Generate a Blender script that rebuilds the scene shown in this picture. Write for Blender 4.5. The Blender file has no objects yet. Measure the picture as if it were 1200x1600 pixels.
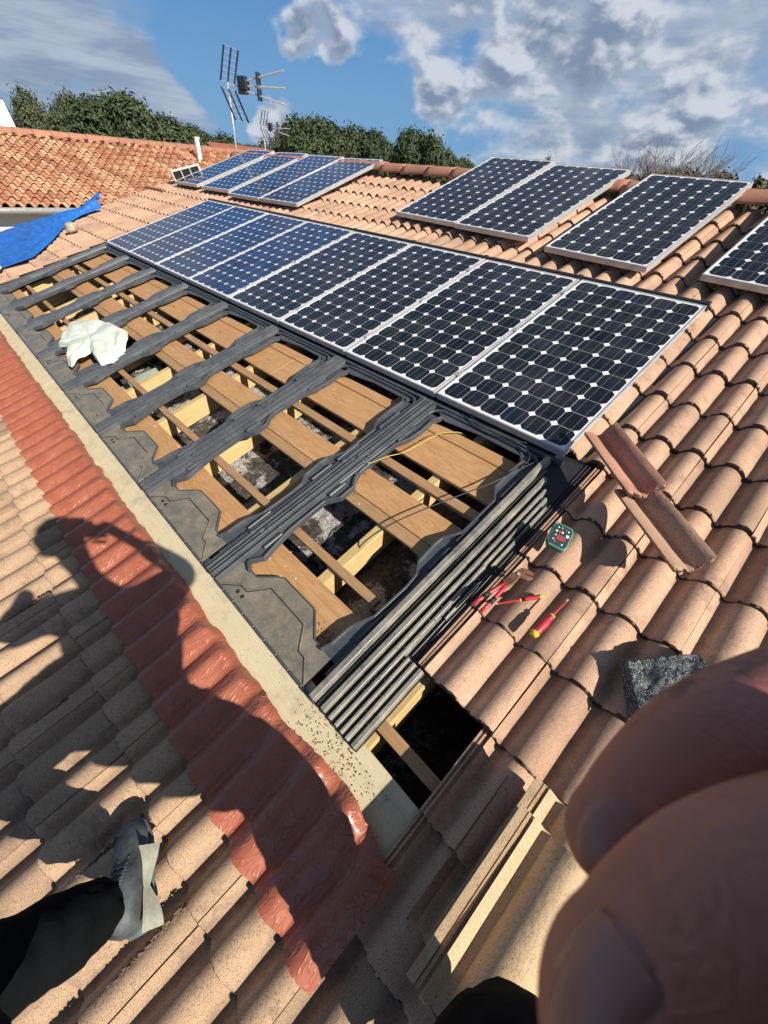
import bpy, bmesh, math, random
from math import sin, cos, tan, pi, radians, sqrt
from mathutils import Vector, Matrix, noise

random.seed(7)
SC = bpy.context.scene
COL = SC.collection

# ------------------------------------------------------------------ camera
cam_d = bpy.data.cameras.new("camera")
cam = bpy.data.objects.new("camera", cam_d)
COL.objects.link(cam)
CAMP = Vector((7.13722, -1.80854, 0.97050))
cx = Vector((0.69187776, 0.71910981, 0.06470121))
cy = Vector((0.50218878, -0.41490603, -0.75872222))
cz = Vector((-0.51875968, 0.55743525, -0.64819313))
cam.matrix_world = Matrix(((cx.x, -cy.x, -cz.x, CAMP.x), (cx.y, -cy.y, -cz.y, CAMP.y),
                           (cx.z, -cy.z, -cz.z, CAMP.z), (0, 0, 0, 1)))
cam_d.sensor_fit = 'VERTICAL'
cam_d.sensor_height = 36.0
cam_d.sensor_width = 27.0
cam_d.lens = 36.0 * 627.3 / 1600.0
cam_d.clip_start = 0.004
cam_d.clip_end = 9000
cam_d.dof.use_dof = True
cam_d.dof.focus_distance = 2.2
cam_d.dof.aperture_fstop = 24.0
SC.camera = cam

# ------------------------------------------------------------------ exposure
SC.view_settings.view_transform = 'Standard'
SC.view_settings.look = 'None'
SC.view_settings.exposure = 0.40
SC.view_settings.gamma = 1.0
SC.view_settings.use_curve_mapping = False
SUN_EL, SUN_AZ = 34.4, 0.2

# ------------------------------------------------------------------ sun
sd = bpy.data.lights.new("sun", 'SUN')
sd.energy = 5.0
sd.angle = radians(0.5)
sd.color = (1.0, 0.93, 0.82)
sun = bpy.data.objects.new("sun", sd)
COL.objects.link(sun)
sdir = Vector((cos(radians(SUN_EL)) * cos(radians(SUN_AZ)), cos(radians(SUN_EL)) * sin(radians(SUN_AZ)), sin(radians(SUN_EL))))
sun.rotation_euler = sdir.to_track_quat('Z', 'Y').to_euler()
sun.location = sdir * 30

# ------------------------------------------------------------------ sky with clouds
def build_world():
    w = bpy.data.worlds.new("World"); SC.world = w
    w.use_nodes = True
    nt = w.node_tree; nt.nodes.clear()
    N, L = nt.nodes, nt.links
    out = N.new('ShaderNodeOutputWorld'); bg = N.new('ShaderNodeBackground')
    bg.inputs[1].default_value = 0.055
    sky = N.new('ShaderNodeTexSky'); sky.sky_type = 'NISHITA'; sky.sun_disc = False
    sky.sun_elevation = radians(SUN_EL); sky.sun_rotation = radians(90 - SUN_AZ)
    sky.air_density = 1.0; sky.dust_density = 0.15; sky.ozone_density = 3.5
    tc = N.new('ShaderNodeTexCoord')
    def math_(op, a, b=None, c=None):
        n = N.new('ShaderNodeMath'); n.operation = op
        for i, x in enumerate((a, b, c)):
            if x is None: continue
            if isinstance(x, (int, float)): n.inputs[i].default_value = x
            else: L.new(x, n.inputs[i])
        return n.outputs[0]
    def vmul(src, v):
        n = N.new('ShaderNodeVectorMath'); n.operation = 'MULTIPLY'
        L.new(src, n.inputs[0]); n.inputs[1].default_value = v; return n.outputs[0]
    def vadd(src, v):
        n = N.new('ShaderNodeVectorMath'); n.operation = 'ADD'
        L.new(src, n.inputs[0]); n.inputs[1].default_value = v; return n.outputs[0]
    def noise_(vec, scale, detail, rough=0.55, dist=0.0):
        n = N.new('ShaderNodeTexNoise'); L.new(vec, n.inputs['Vector'])
        n.inputs['Scale'].default_value = scale; n.inputs['Detail'].default_value = detail
        n.inputs['Roughness'].default_value = rough; n.inputs['Distortion'].default_value = dist
        return n.outputs['Fac']
    def ramp(x, lo, hi, a=0.0, b=1.0):
        n = N.new('ShaderNodeMapRange'); n.interpolation_type = 'SMOOTHSTEP'
        L.new(x, n.inputs[0]); n.inputs[1].default_value = lo; n.inputs[2].default_value = hi
        n.inputs[3].default_value = a; n.inputs[4].default_value = b
        return n.outputs[0]
    d = tc.outputs['Generated']
    dn = N.new('ShaderNodeTexNoise'); L.new(d, dn.inputs['Vector']); dn.inputs['Scale'].default_value = 7.0; dn.inputs['Detail'].default_value = 4
    dsub = N.new('ShaderNodeVectorMath'); dsub.operation = 'SUBTRACT'; L.new(dn.outputs['Color'], dsub.inputs[0]); dsub.inputs[1].default_value = (.5, .5, .5)
    dsc = N.new('ShaderNodeVectorMath'); dsc.operation = 'SCALE'; L.new(dsub.outputs[0], dsc.inputs[0]); dsc.inputs['Scale'].default_value = .13
    dad = N.new('ShaderNodeVectorMath'); dad.operation = 'ADD'; L.new(d, dad.inputs[0]); L.new(dsc.outputs[0], dad.inputs[1])
    dno = N.new('ShaderNodeVectorMath'); dno.operation = 'NORMALIZE'; L.new(dad.outputs[0], dno.inputs[0]); dw = dno.outputs[0]
    dsc2 = N.new('ShaderNodeVectorMath'); dsc2.operation = 'SCALE'; dn2 = N.new('ShaderNodeTexNoise'); L.new(d, dn2.inputs['Vector']); dn2.inputs['Scale'].default_value = 22.0; dn2.inputs['Detail'].default_value = 5
    dsub2 = N.new('ShaderNodeVectorMath'); dsub2.operation = 'SUBTRACT'; L.new(dn2.outputs['Color'], dsub2.inputs[0]); dsub2.inputs[1].default_value = (.5, .5, .5)
    L.new(dsub2.outputs[0], dsc2.inputs[0]); dsc2.inputs['Scale'].default_value = .07
    dad2 = N.new('ShaderNodeVectorMath'); dad2.operation = 'ADD'; L.new(d, dad2.inputs[0]); L.new(dsc2.outputs[0], dad2.inputs[1])
    dno2 = N.new('ShaderNodeVectorMath'); dno2.operation = 'NORMALIZE'; L.new(dad2.outputs[0], dno2.inputs[0]); dw2 = dno2.outputs[0]
    def ball(az, el, rin, rout, amp):
        c = (cos(radians(el)) * cos(radians(az)), cos(radians(el)) * sin(radians(az)), sin(radians(el)))
        n = N.new('ShaderNodeVectorMath'); n.operation = 'DOT_PRODUCT'
        L.new(dw if rout > 4 else dw2, n.inputs[0]); n.inputs[1].default_value = c
        return ramp(n.outputs['Value'], cos(radians(rout)), cos(radians(rin)), 0, amp)
    # cumulus field
    q = vmul(d, (1.0, 1.0, 1.9))
    n1 = noise_(q, 10.0, 9, 0.50, 0.15)
    n1b = noise_(vadd(q, (0.008, 0.0, 0.022)), 10.0, 9, 0.50, 0.15)
    fld = n1
    bias = [(104, 6, 3, 10, 0.16), (113, 6, 3, 9, 0.15), (122, 6, 2, 8, 0.13), (128, 11, 2, 8, 0.17), (120, 13, 3, 9, .14), (110, 11, 1, 6, .05), (137, 12, 1, 6, .17), (100, 14, 4, 12, .10),
            (147.7, 2.7, 0.2, 2.7, 0.34), (145, 8.6, 0.2, 2.2, 0.22), (142, 9.6, .3, 2.6, .20), (131, 5.5, .3, 3, .12),
            (135, 3.2, 1, 4.5, -0.20), (152, 7, 1.5, 7, -0.22), (140, 4, 1, 4, -.12), (104, 13, 1, 3.5, -0.12), (165, 8, 4, 16, -.14)]
    for az, el, ri, ro, am in bias:
        fld = math_('ADD', fld, ball(az, el, ri, ro, am))
    cov = ramp(fld, 0.53, 0.74)
    lit = ramp(math_('SUBTRACT', n1, n1b), -0.06, 0.10)
    thick = ramp(fld, 0.58, 0.84)
    # stratus streaks
    q2 = vmul(d, (1.0, 1.0, 4.5))
    n2 = noise_(q2, 3.0, 7, 0.52, 0.5)
    f2 = n2
    for az, el, ri, ro, am in [(168, 8, 2, 9, 0.40), (159, 3, 1.5, 6, 0.36), (172, 15, 3, 12, 0.30), (114, 8, 4, 14, .30), (134, 12, 1, 7, .16), (151, 8, 2, 6, -0.30), (138, 5, 1, 5, -.16)]:
        f2 = math_('ADD', f2, ball(az, el, ri, ro, am))
    cov2 = ramp(f2, 0.50, 0.84, 0.0, 0.88)
    n3 = noise_(vmul(d, (1, 1, 7.0)), 5.5, 6, 0.55, 0.3)
    def mixc(fac, a, b):
        n = N.new('ShaderNodeMix'); n.data_type = 'RGBA'
        if isinstance(fac, float): n.inputs[0].default_value = fac
        else: L.new(fac, n.inputs[0])
        for s, x in ((6, a), (7, b)):
            if isinstance(x, tuple): n.inputs[s].default_value = x
            else: L.new(x, n.inputs[s])
        return n.outputs[2]
    sx = N.new('ShaderNodeSeparateXYZ'); L.new(d, sx.inputs[0]); sepz = sx.outputs[2]
    hs = N.new('ShaderNodeHueSaturation'); hs.inputs['Saturation'].default_value = 0.72; hs.inputs['Value'].default_value = 0.95
    hs.inputs['Hue'].default_value = 0.50
    L.new(sky.outputs[0], hs.inputs['Color'])
    K = 1.0
    gr = mixc(ramp(sepz, 0.02, 0.32), (2.2, 5.0, 8.7, 1), (1.0, 3.3, 8.0, 1))
    def kc(r, g, b): return (r * K, g * K, b * K, 1)
    strat = mixc(ramp(n3, 0.36, 0.64), kc(3.6, 4.6, 6.2), kc(6.2, 7.2, 8.7))
    base = mixc(ramp(sepz, 0.30, 0.65, 0.90, 0.0), hs.outputs[0], gr)
    c1 = mixc(cov2, base, strat)
    shade = mixc(thick, kc(5.6, 6.7, 8.4), kc(2.9, 3.8, 5.5))
    cum = mixc(lit, shade, kc(8.6, 9.3, 10.4))
    c2 = mixc(math_('MULTIPLY', cov, 0.95), c1, cum)
    L.new(c2, bg.inputs[0]); L.new(bg.outputs[0], out.inputs[0])
build_world()

# ------------------------------------------------------------------ helpers
AL = radians(17.0)
MR = Matrix.Rotation(AL, 4, 'X')              # roof coordinates (u, v, w) -> world
def RM(u=0, v=0, w=0): return MR @ Matrix.Translation((u, v, w))
def W2R(p): return MR.inverted() @ Vector(p)

class MB:
    def __init__(self): self.v = []; self.f = []
    def add(self, vs, fs):
        o = len(self.v); self.v += [tuple(x) for x in vs]; self.f += [tuple(i + o for i in f) for f in fs]
    def box(self, x0, x1, y0, y1, z0, z1, m=None):
        vs = [(x, y, z) for z in (z0, z1) for y in (y0, y1) for x in (x0, x1)]
        if m is not None: vs = [m @ Vector(p) for p in vs]
        self.add(vs, [(0, 2, 3, 1), (4, 5, 7, 6), (0, 1, 5, 4), (2, 6, 7, 3), (0, 4, 6, 2), (1, 3, 7, 5)])
    def prism(self, poly, z0, z1, m=None):
        n = len(poly)
        vs = [(p[0], p[1], z0) for p in poly] + [(p[0], p[1], z1) for p in poly]
        if m is not None: vs = [m @ Vector(p) for p in vs]
        fs = [tuple(range(n - 1, -1, -1)), tuple(range(n, 2 * n))]
        fs += [(i, (i + 1) % n, n + (i + 1) % n, n + i) for i in range(n)]
        self.add(vs, fs)
    def tube(self, pts, r, seg=8, cap=True):
        pts = [Vector(p) for p in pts]; n = len(pts)
        rs = r if isinstance(r, (list, tuple)) else [r] * n
        vs = []; up = None
        for i, p in enumerate(pts):
            t = (pts[min(i + 1, n - 1)] - pts[max(i - 1, 0)]).normalized()
            if up is None:
                up = t.orthogonal().normalized()
            else:
                up = (up - t * up.dot(t))
                up = up.normalized() if up.length > 1e-6 else t.orthogonal().normalized()
            b = t.cross(up)
            for k in range(seg):
                a = 2 * pi * k / seg
                vs.append(p + (up * cos(a) + b * sin(a)) * rs[i])
        fs = []
        for i in range(n - 1):
            for k in range(seg):
                a, b2 = i * seg + k, i * seg + (k + 1) % seg
                fs.append((a, b2, b2 + seg, a + seg))
        if cap: fs += [tuple(range(seg - 1, -1, -1)), tuple(range((n - 1) * seg, n * seg))]
        self.add(vs, fs)
    def lathe(self, prof, seg=16, m=None):      # prof: (r, z) along z
        vs = []
        for r, z in prof:
            for k in range(seg):
                a = 2 * pi * k / seg; vs.append((r * cos(a), r * sin(a), z))
        if m is not None: vs = [m @ Vector(p) for p in vs]
        fs = []
        for i in range(len(prof) - 1):
            for k in range(seg):
                a, b = i * seg + k, i * seg + (k + 1) % seg
                fs.append((a, b, b + seg, a + seg))
        fs += [tuple(range(seg - 1, -1, -1)), tuple(range((len(prof) - 1) * seg, len(prof) * seg))]
        self.add(vs, fs)
    def grid(self, fn, nu, nv, thick=0.0):
        vs = [fn(i / nu, j / nv) for j in range(nv + 1) for i in range(nu + 1)]
        fs = [(j * (nu + 1) + i, j * (nu + 1) + i + 1, (j + 1) * (nu + 1) + i + 1, (j + 1) * (nu + 1) + i) for j in range(nv) for i in range(nu)]
        if thick:
            n = len(vs); vs += [(x, y, z - thick) for x, y, z in vs]
            fs += [tuple(n + k for k in reversed(f)) for f in fs]
            ring = [i for i in range(nu)] + [nu + j * (nu + 1) for j in range(nv)] + [nv * (nu + 1) + nu - i for i in range(nu)] + [(nv - j) * (nu + 1) for j in range(nv)]
            for k in range(len(ring)):
                a, b = ring[k], ring[(k + 1) % len(ring)]
                fs.append((b, a, a + n, b + n))
        self.add(vs, fs)
    def mesh(self, name, mat, smooth=False):
        me = bpy.data.meshes.new(name); me.from_pydata(self.v, [], self.f); me.update()
        if mat: me.materials.append(mat)
        if smooth: me.shade_smooth()
        return me
    def build(self, name, mat, parent=None, mw=None, smooth=False, bevel=0, seg=1):
        me = self.mesh(name, mat, smooth)
        return link(name, me, parent, mw, bevel, seg)

def link(name, me, parent=None, mw=None, bevel=0, seg=1):
    o = bpy.data.objects.new(name, me); COL.objects.link(o)
    if parent is not None: o.parent = parent
    if mw is not None:
        if parent is None: o.matrix_world = mw
        else: o.matrix_local = mw
    if bevel:
        b = o.modifiers.new("bevel", 'BEVEL'); b.width = bevel; b.segments = seg; b.limit_method = 'ANGLE'; b.angle_limit = radians(40)
    return o

def tag(o, label, cat, group=None, kind=None):
    if label: o['label'] = label
    if cat: o['category'] = cat
    if group: o['group'] = group
    if kind: o['kind'] = kind
    return o
def thing(name, label, cat, mw, group=None):
    o = bpy.data.objects.new(name, None); o.empty_display_size = 0.1; COL.objects.link(o)
    o.matrix_world = mw
    return tag(o, label, cat, group)
def smooth_by_angle(o, deg=40):
    me = o.data; me.shade_smooth()
    md = None
    me.set_sharp_from_angle(angle=radians(deg))

def fbm(x, y, z=0.0, oct=3):
    return noise.fractal(Vector((x, y, z)), 1.0, 2.0, oct)

# ------------------------------------------------------------------ materials
def new_mat(name):
    m = bpy.data.materials.new(name); m.use_nodes = True
    nt = m.node_tree; b = nt.nodes['Principled BSDF']
    return m, nt, b
class NT:
    def __init__(s, nt): s.nt = nt; s.N = nt.nodes; s.L = nt.links; s._pos = None
    def pos(s):
        if s._pos is None: s._pos = s.N.new('ShaderNodeNewGeometry')
        return s._pos.outputs['Position']
    def obj(s): return s.N.new('ShaderNodeTexCoord').outputs['Object']
    def rnd(s): return s.N.new('ShaderNodeObjectInfo').outputs['Random']
    def noise(s, vec, scale, detail=4, rough=0.6, dist=0.0):
        n = s.N.new('ShaderNodeTexNoise'); s.L.new(vec, n.inputs['Vector'])
        n.inputs['Scale'].default_value = scale; n.inputs['Detail'].default_value = detail
        n.inputs['Roughness'].default_value = rough; n.inputs['Distortion'].default_value = dist
        return n.outputs['Fac']
    def voro(s, vec, scale):
        n = s.N.new('ShaderNodeTexVoronoi'); s.L.new(vec, n.inputs['Vector']); n.inputs['Scale'].default_value = scale
        return n.outputs['Distance']
    def mr(s, x, a, b, c=0.0, d=1.0):
        n = s.N.new('ShaderNodeMapRange'); s.L.new(x, n.inputs[0])
        for i, v in enumerate((a, b, c, d)): n.inputs[i + 1].default_value = v
        return n.outputs[0]
    def mix(s, fac, a, b, mode='MIX'):
        n = s.N.new('ShaderNodeMix'); n.data_type = 'RGBA'; n.blend_type = mode
        for i, x in ((0, fac), (6, a), (7, b)):
            if isinstance(x, (int, float)): n.inputs[i].default_value = x
            elif isinstance(x, tuple): n.inputs[i].default_value = x if len(x) == 4 else (*x, 1)
            else: s.L.new(x, n.inputs[i])
        return n.outputs[2]
    def math(s, op, a, b=0.0):
        n = s.N.new('ShaderNodeMath'); n.operation = op
        for i, x in enumerate((a, b)):
            if isinstance(x, (int, float)): n.inputs[i].default_value = x
            else: s.L.new(x, n.inputs[i])
        return n.outputs[0]
    def scale(s, vec, v):
        n = s.N.new('ShaderNodeVectorMath'); n.operation = 'MULTIPLY'; s.L.new(vec, n.inputs[0]); n.inputs[1].default_value = v
        return n.outputs[0]
    def rotx(s, vec, ang):
        n = s.N.new('ShaderNodeVectorRotate'); n.rotation_type = 'X_AXIS'; s.L.new(vec, n.inputs['Vector']); n.inputs['Angle'].default_value = ang
        return n.outputs[0]
    def sep(s, vec):
        n = s.N.new('ShaderNodeSeparateXYZ'); s.L.new(vec, n.inputs[0]); return n.outputs
    def bump(s, h, strength=0.5, dist=0.01, prev=None):
        n = s.N.new('ShaderNodeBump'); s.L.new(h, n.inputs['Height']); n.inputs['Strength'].default_value = strength; n.inputs['Distance'].default_value = dist
        if prev is not None: s.L.new(prev, n.inputs['Normal'])
        return n.outputs[0]
    def set(s, b, name, x):
        if isinstance(x, (int, float)): b.inputs[name].default_value = x
        elif isinstance(x, tuple): b.inputs[name].default_value = x if len(x) == 4 else (*x, 1)
        else: s.L.new(x, b.inputs[name])

def tile_material(name, base, dark, red, rnd_amt=0.25, speck=340, t_l=.22):
    m, nt, b = new_mat(name); t = NT(nt)
    p = t.pos()
    rnd = t.rnd()
    big = t.noise(p, 3.0, 5, 0.6)
    med = t.noise(p, 16, 6, 0.7)
    fine = t.noise(p, speck, 3, 0.7)
    c = t.mix(t.mr(big, 0.3, 0.7), tuple(x * 0.90 for x in base), tuple(min(1, x * 1.10) for x in base))
    c = t.mix(t.mr(rnd, 0, 1, 0, rnd_amt), c, red)
    c = t.mix(t.mr(med, 0.60, 0.76, 0, 0.45), c, red)
    c = t.mix(t.mr(t.noise(p, 7, 6, .7), 0.54, 0.70, 0, 0.6), c, dark)
    c = t.mix(t.mr(fine, 0.52, 0.61, 0, 0.78), c, dark)
    c = t.mix(t.mr(t.noise(t.scale(p, (1, 1, 1)), 1.7, 5, .75), .50, .72, 0, .42), c, dark)
    c = t.mix(t.mr(t.math('FRACT', t.math('MULTIPLY', rnd, 13.7)), .55, 1.0, 0, .38), c, dark)
    c = t.mix(t.mr(t.voro(p, 34), .16, .10, 0, t_l), c, (0.42, 0.40, 0.32))
    c = t.mix(t.mr(t.noise(p, 55, 4, .7), .62, .70, 0, .5), c, dark)
    c = t.mix(t.mr(t.noise(p, speck * 0.35, 3, .6), 0.62, 0.70, 0, .55), c, (0.12, 0.07, 0.05))
    c = t.mix(t.mr(t.noise(p, speck * .8, 2, .6), 0.34, 0.26, 0, .5), c, tuple(min(.95, x * 1.3) for x in base))
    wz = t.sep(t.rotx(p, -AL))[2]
    vshade = t.math('MULTIPLY', t.mr(wz, -.052, -.078, 0, 1), t.mr(t.noise(p, 13, 5, .7), .36, .62, .25, 1))  # valley shade painted in by height, mottled like grime
    c = t.mix(t.math('MULTIPLY', vshade, .60), c, dark)
    t.set(b, 'Base Color', c); t.set(b, 'Roughness', 0.92); b.inputs['Specular IOR Level'].default_value = 0.2
    nb = t.bump(fine, 0.45, 0.0025); nb = t.bump(t.noise(p, 45, 5, .65), 0.45, 0.006, nb)
    t.set(b, 'Normal', nb)
    return m
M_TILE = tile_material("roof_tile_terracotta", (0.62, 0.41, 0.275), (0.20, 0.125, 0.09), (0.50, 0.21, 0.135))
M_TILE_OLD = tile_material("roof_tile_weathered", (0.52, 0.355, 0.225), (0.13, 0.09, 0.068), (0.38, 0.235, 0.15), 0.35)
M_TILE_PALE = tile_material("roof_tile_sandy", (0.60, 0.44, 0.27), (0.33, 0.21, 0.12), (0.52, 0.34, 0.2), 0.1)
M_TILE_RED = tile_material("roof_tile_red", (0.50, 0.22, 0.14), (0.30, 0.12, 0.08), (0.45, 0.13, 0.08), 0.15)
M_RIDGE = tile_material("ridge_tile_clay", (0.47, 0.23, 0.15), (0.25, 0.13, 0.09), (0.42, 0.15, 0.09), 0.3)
M_EDGE = tile_material("mortar_crust", (0.20, 0.14, 0.10), (0.04, 0.03, 0.025), (0.16, 0.09, 0.06), 0.1)

M_LIP = tile_material("tile_lip_shade_grime", (0.10, 0.065, 0.05), (0.03, 0.022, 0.018), (0.12, 0.06, 0.045), .1)  # dark lower edges: shadow line of each course painted in, with grime
def canal_material():
    m, nt, b = new_mat("barrel_tile_clay"); t = NT(nt); p = t.pos()
    ps = t.sep(p); fx = t.math('FLOOR', t.math('DIVIDE', t.math('SUBTRACT', WX0, ps[0]), .345 * cos(wa))); fy = t.math('FLOOR', t.math('DIVIDE', ps[1], .205))
    cb = t.N.new('ShaderNodeCombineXYZ'); t.L.new(fx, cb.inputs[0]); t.L.new(fy, cb.inputs[1])
    wn = t.N.new('ShaderNodeTexWhiteNoise'); wn.noise_dimensions = '3D'; t.L.new(cb.outputs[0], wn.inputs['Vector'])
    rr = wn.outputs['Value']
    c = t.mix(t.mr(t.rnd(), 0, 1), (0.64, 0.33, 0.17), (0.46, 0.17, 0.085))
    c = t.mix(t.mr(t.rnd(), 0.0, 0.3, .55, 0), c, (0.30, 0.13, 0.07))
    c = t.mix(t.mr(rr, 0.4, 1.0, 0, .85), c, (0.72, 0.48, 0.28))
    c = t.mix(t.mr(rr, 0.18, 0.0, 0, .8), c, (0.33, 0.14, 0.08))
    c = t.mix(t.mr(t.noise(p, 9, 6, .7), .58, .78, 0, .45), c, (0.22, 0.12, 0.08))
    c = t.mix(t.mr(t.noise(p, 22, 4, .7), .60, .75, 0, .5), c, (0.72, 0.5, 0.3))
    t.set(b, 'Base Color', c); t.set(b, 'Roughness', .9)
    t.set(b, 'Normal', t.bump(t.noise(p, 60, 4), .4, .006))
    return m

def wood_material(name, c1, c2, knots=True, grime=0.0, along='x', sc=1.0, grain=.7):
    m, nt, b = new_mat(name); t = NT(nt)
    p = t.rotx(t.pos(), -AL)
    if along == 'x': q = t.scale(p, (1.0, 13, 13))
    else: q = t.scale(p, (13, 1.0, 13))
    q2 = t.N.new('ShaderNodeVectorMath'); q2.operation = 'ADD'; t.L.new(q, q2.inputs[0])
    cmb = t.N.new('ShaderNodeCombineXYZ'); t.L.new(t.math('MULTIPLY', t.rnd(), 37.0), cmb.inputs[2]); t.L.new(cmb.outputs[0], q2.inputs[1])
    n = t.noise(q2.outputs[0], 1.5 * sc, 6, 0.6, 1.6)
    w = t.math('SINE', t.math('MULTIPLY', n, 46.0))
    c = t.mix(t.mr(w, -1, 1, 0.0, grain), c1, tuple(x * .9 for x in c2))
    c = t.mix(t.mr(t.noise(p, 5, 4), .35, .7, 0, .45), c, c2)
    kn = t.voro(t.scale(p, (3.2, 6.5, 6.5) if along == 'x' else (6.5, 3.2, 6.5)), 1.0)
    if knots:
        c = t.mix(t.mr(kn, 0.10, 0.05, 0, .75), c, tuple(x * .45 for x in c2))
    if grime:
        c = t.mix(t.mr(t.noise(p, 11, 6, .7), .5, .72, 0, grime), c, (0.10, 0.085, 0.06))
        c = t.mix(t.mr(t.noise(p, 120, 3, .7), .63, .7, 0, grime), c, (0.05, 0.035, 0.025))
    t.set(b, 'Base Color', c); t.set(b, 'Roughness', .75)
    t.set(b, 'Normal', t.bump(w, .12, .002))
    return m
M_BOARD = wood_material("roof_board_pine", (0.56, 0.33, 0.15), (0.43, 0.215, 0.085))
M_BATTEN = wood_material("batten_pine", (0.46, 0.28, 0.14), (0.33, 0.18, 0.08), False, .15)
M_RAFTER = wood_material("rafter_fresh_pine", (0.66, 0.48, 0.23), (0.52, 0.34, 0.13), True, 0.05, 'y')
M_PLANK = wood_material("eave_plank_spruce", (0.70, 0.60, 0.40), (0.58, 0.47, 0.27), True, .30, grain=.32)

def plastic(name, base, dust, rough=.45, amt=0.5):
    m, nt, b = new_mat(name); t = NT(nt); p = t.pos()
    n = t.noise(p, 8, 6, .68, .4)
    c = t.mix(t.mr(n, .38, .68, 0, amt), base, dust)
    c = t.mix(t.mr(t.noise(p, 70, 4, .7), .55, .72, 0, amt * .8), c, dust)
    c = t.mix(t.mr(t.noise(p, 26, 5, .7, .6), .58, .66, 0, .35), c, tuple(x * .5 for x in base))
    t.set(b, 'Base Color', c); t.set(b, 'Roughness', t.mr(n, .3, .7, rough - .1, rough + .25))
    t.set(b, 'Normal', t.bump(t.noise(p, 150, 3), .15, .001))
    return m
M_FRAME = plastic("mount_frame_plastic", (0.060, 0.068, 0.078), (0.17, 0.175, 0.175), .30, .25)
M_APRON = plastic("mount_apron_dusty", (0.15, 0.14, 0.115), (0.34, 0.29, 0.20), .38, .7)
M_FLASH = plastic("side_flashing_plastic", (0.14, 0.14, 0.13), (0.40, 0.365, 0.28), .34, .8)
M_BLACK = plastic("black_plastic", (0.018, 0.02, 0.024), (0.05, 0.05, 0.05), .4, .3)
M_GROOVE = plastic("black_groove", (0.015, 0.015, 0.015), (0.03, 0.03, 0.03), .7, .2)

def simple(name, col, rough=.5, metal=0.0, bump=0, spec=None, var=0.15):
    m, nt, b = new_mat(name); t = NT(nt); p = t.pos()
    n = t.noise(p, 14, 5, .65)
    c = t.mix(t.mr(n, .3, .7), tuple(x * (1 - var) for x in col), tuple(min(1, x * (1 + var)) for x in col))
    t.set(b, 'Base Color', c); b.inputs['Roughness'].default_value = rough; b.inputs['Metallic'].default_value = metal
    if spec is not None: b.inputs['Specular IOR Level'].default_value = spec
    if bump: t.set(b, 'Normal', t.bump(t.noise(p, bump, 4), .4, .003))
    return m
M_ALU = simple("aluminium_frame", (0.52, 0.515, 0.50), .42, 0.35)
M_ALUD = simple("aluminium_side_dusty", (0.50, 0.44, 0.38), .55, 0.2, var=.3)
M_BACK = simple("panel_backsheet", (0.78, 0.79, 0.80), .25, var=.04)
M_CELLBLACK = None
def cell_material(name, base, coat=1.0):
    m, nt, b = new_mat(name); t = NT(nt)
    o = t.sep(t.obj())
    ax = t.math('ABSOLUTE', t.math('SUBTRACT', t.math('ABSOLUTE', o[0]), 0.027))
    line = t.mr(ax, 0.0009, 0.0004)
    fing = t.mr(t.math('SINE', t.math('MULTIPLY', o[1], 2600.0)), 0.4, 1.0, 0, .10)
    v = t.mix(t.mr(t.rnd(), 0, 1), base, tuple(x * 1.9 + .002 for x in base))
    c = t.mix(fing, v, (0.12, 0.13, 0.15))
    c = t.mix(t.math('MULTIPLY', line, .55), c, (0.45, 0.46, 0.48))
    dn = t.noise(t.pos(), 5, 5, .7)
    c = t.mix(t.mr(dn, .45, .85, 0.0, .09), c, (0.30, 0.28, 0.25))
    t.set(b, 'Base Color', c); t.set(b, 'Roughness', t.mr(dn, .35, .7, .10, .26))
    b.inputs['Coat Weight'].default_value = .25; b.inputs['Coat Roughness'].default_value = 0.05
    b.inputs['Specular IOR Level'].default_value = 0.22
    return m
M_CELL = cell_material("solar_cell_navy", (0.004, 0.006, 0.011))
M_CELLB = cell_material("solar_cell_blue", (0.006, 0.016, 0.055))

def red_flash_mat():
    m, nt, b = new_mat("red_flashing_foil"); t = NT(nt); p = t.pos()
    n = t.noise(p, 12, 5, .6)
    c = t.mix(t.mr(n, .3, .7), (0.31, 0.088, 0.046), (0.39, 0.122, 0.066))
    c = t.mix(t.mr(t.noise(p, 60, 4), .62, .72, 0, .3), c, (0.48, 0.24, 0.17))
    t.set(b, 'Base Color', c); t.set(b, 'Roughness', t.mr(n, .3, .7, .30, .50))
    b.inputs['Coat Weight'].default_value = .20; b.inputs['Coat Roughness'].default_value = .18
    q = t.N.new('ShaderNodeTexNoise'); t.L.new(t.scale(p, (1.5, .7, .7)), q.inputs['Vector'])
    q.inputs['Scale'].default_value = 15; q.inputs['Detail'].default_value = 2.5; q.inputs['Distortion'].default_value = 1.6
    rid = t.math('ABSOLUTE', t.math('SUBTRACT', q.outputs['Fac'], .5))
    t.set(b, 'Normal', t.bump(t.math('POWER', t.mr(rid, 0, .12, 1, 0), 3.0), .35, .006))
    return m
M_REDF = red_flash_mat()
M_TARP = simple("blue_tarp", (0.02, 0.14, 0.50), .42, var=.25, bump=60)
M_STONE = simple("stone", (0.42, 0.36, 0.27), .9, bump=40, var=.3)
M_CLOTH = simple("cotton_cloth", (0.64, 0.68, 0.59), .95, bump=60, var=.08)
M_WHITE = simple("white_render", (0.78, 0.74, 0.66), .9, bump=40, var=.08)
M_GREYWALL = simple("grey_wall", (0.30, 0.27, 0.23), .9, var=.1)
M_DECK = simple("roof_underlay", (0.035, 0.03, 0.028), .9)
M_STEEL = simple("galvanised_steel", (0.55, 0.55, 0.53), .45, .3, var=.08)
M_DARKM = simple("dark_antenna_plastic", (0.02, 0.022, 0.03), .5)
M_REDH = simple("red_handle", (0.48, 0.03, 0.04), .4, var=.3)
M_YEL = simple("yellow_plastic", (0.85, 0.55, 0.03), .4)
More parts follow.
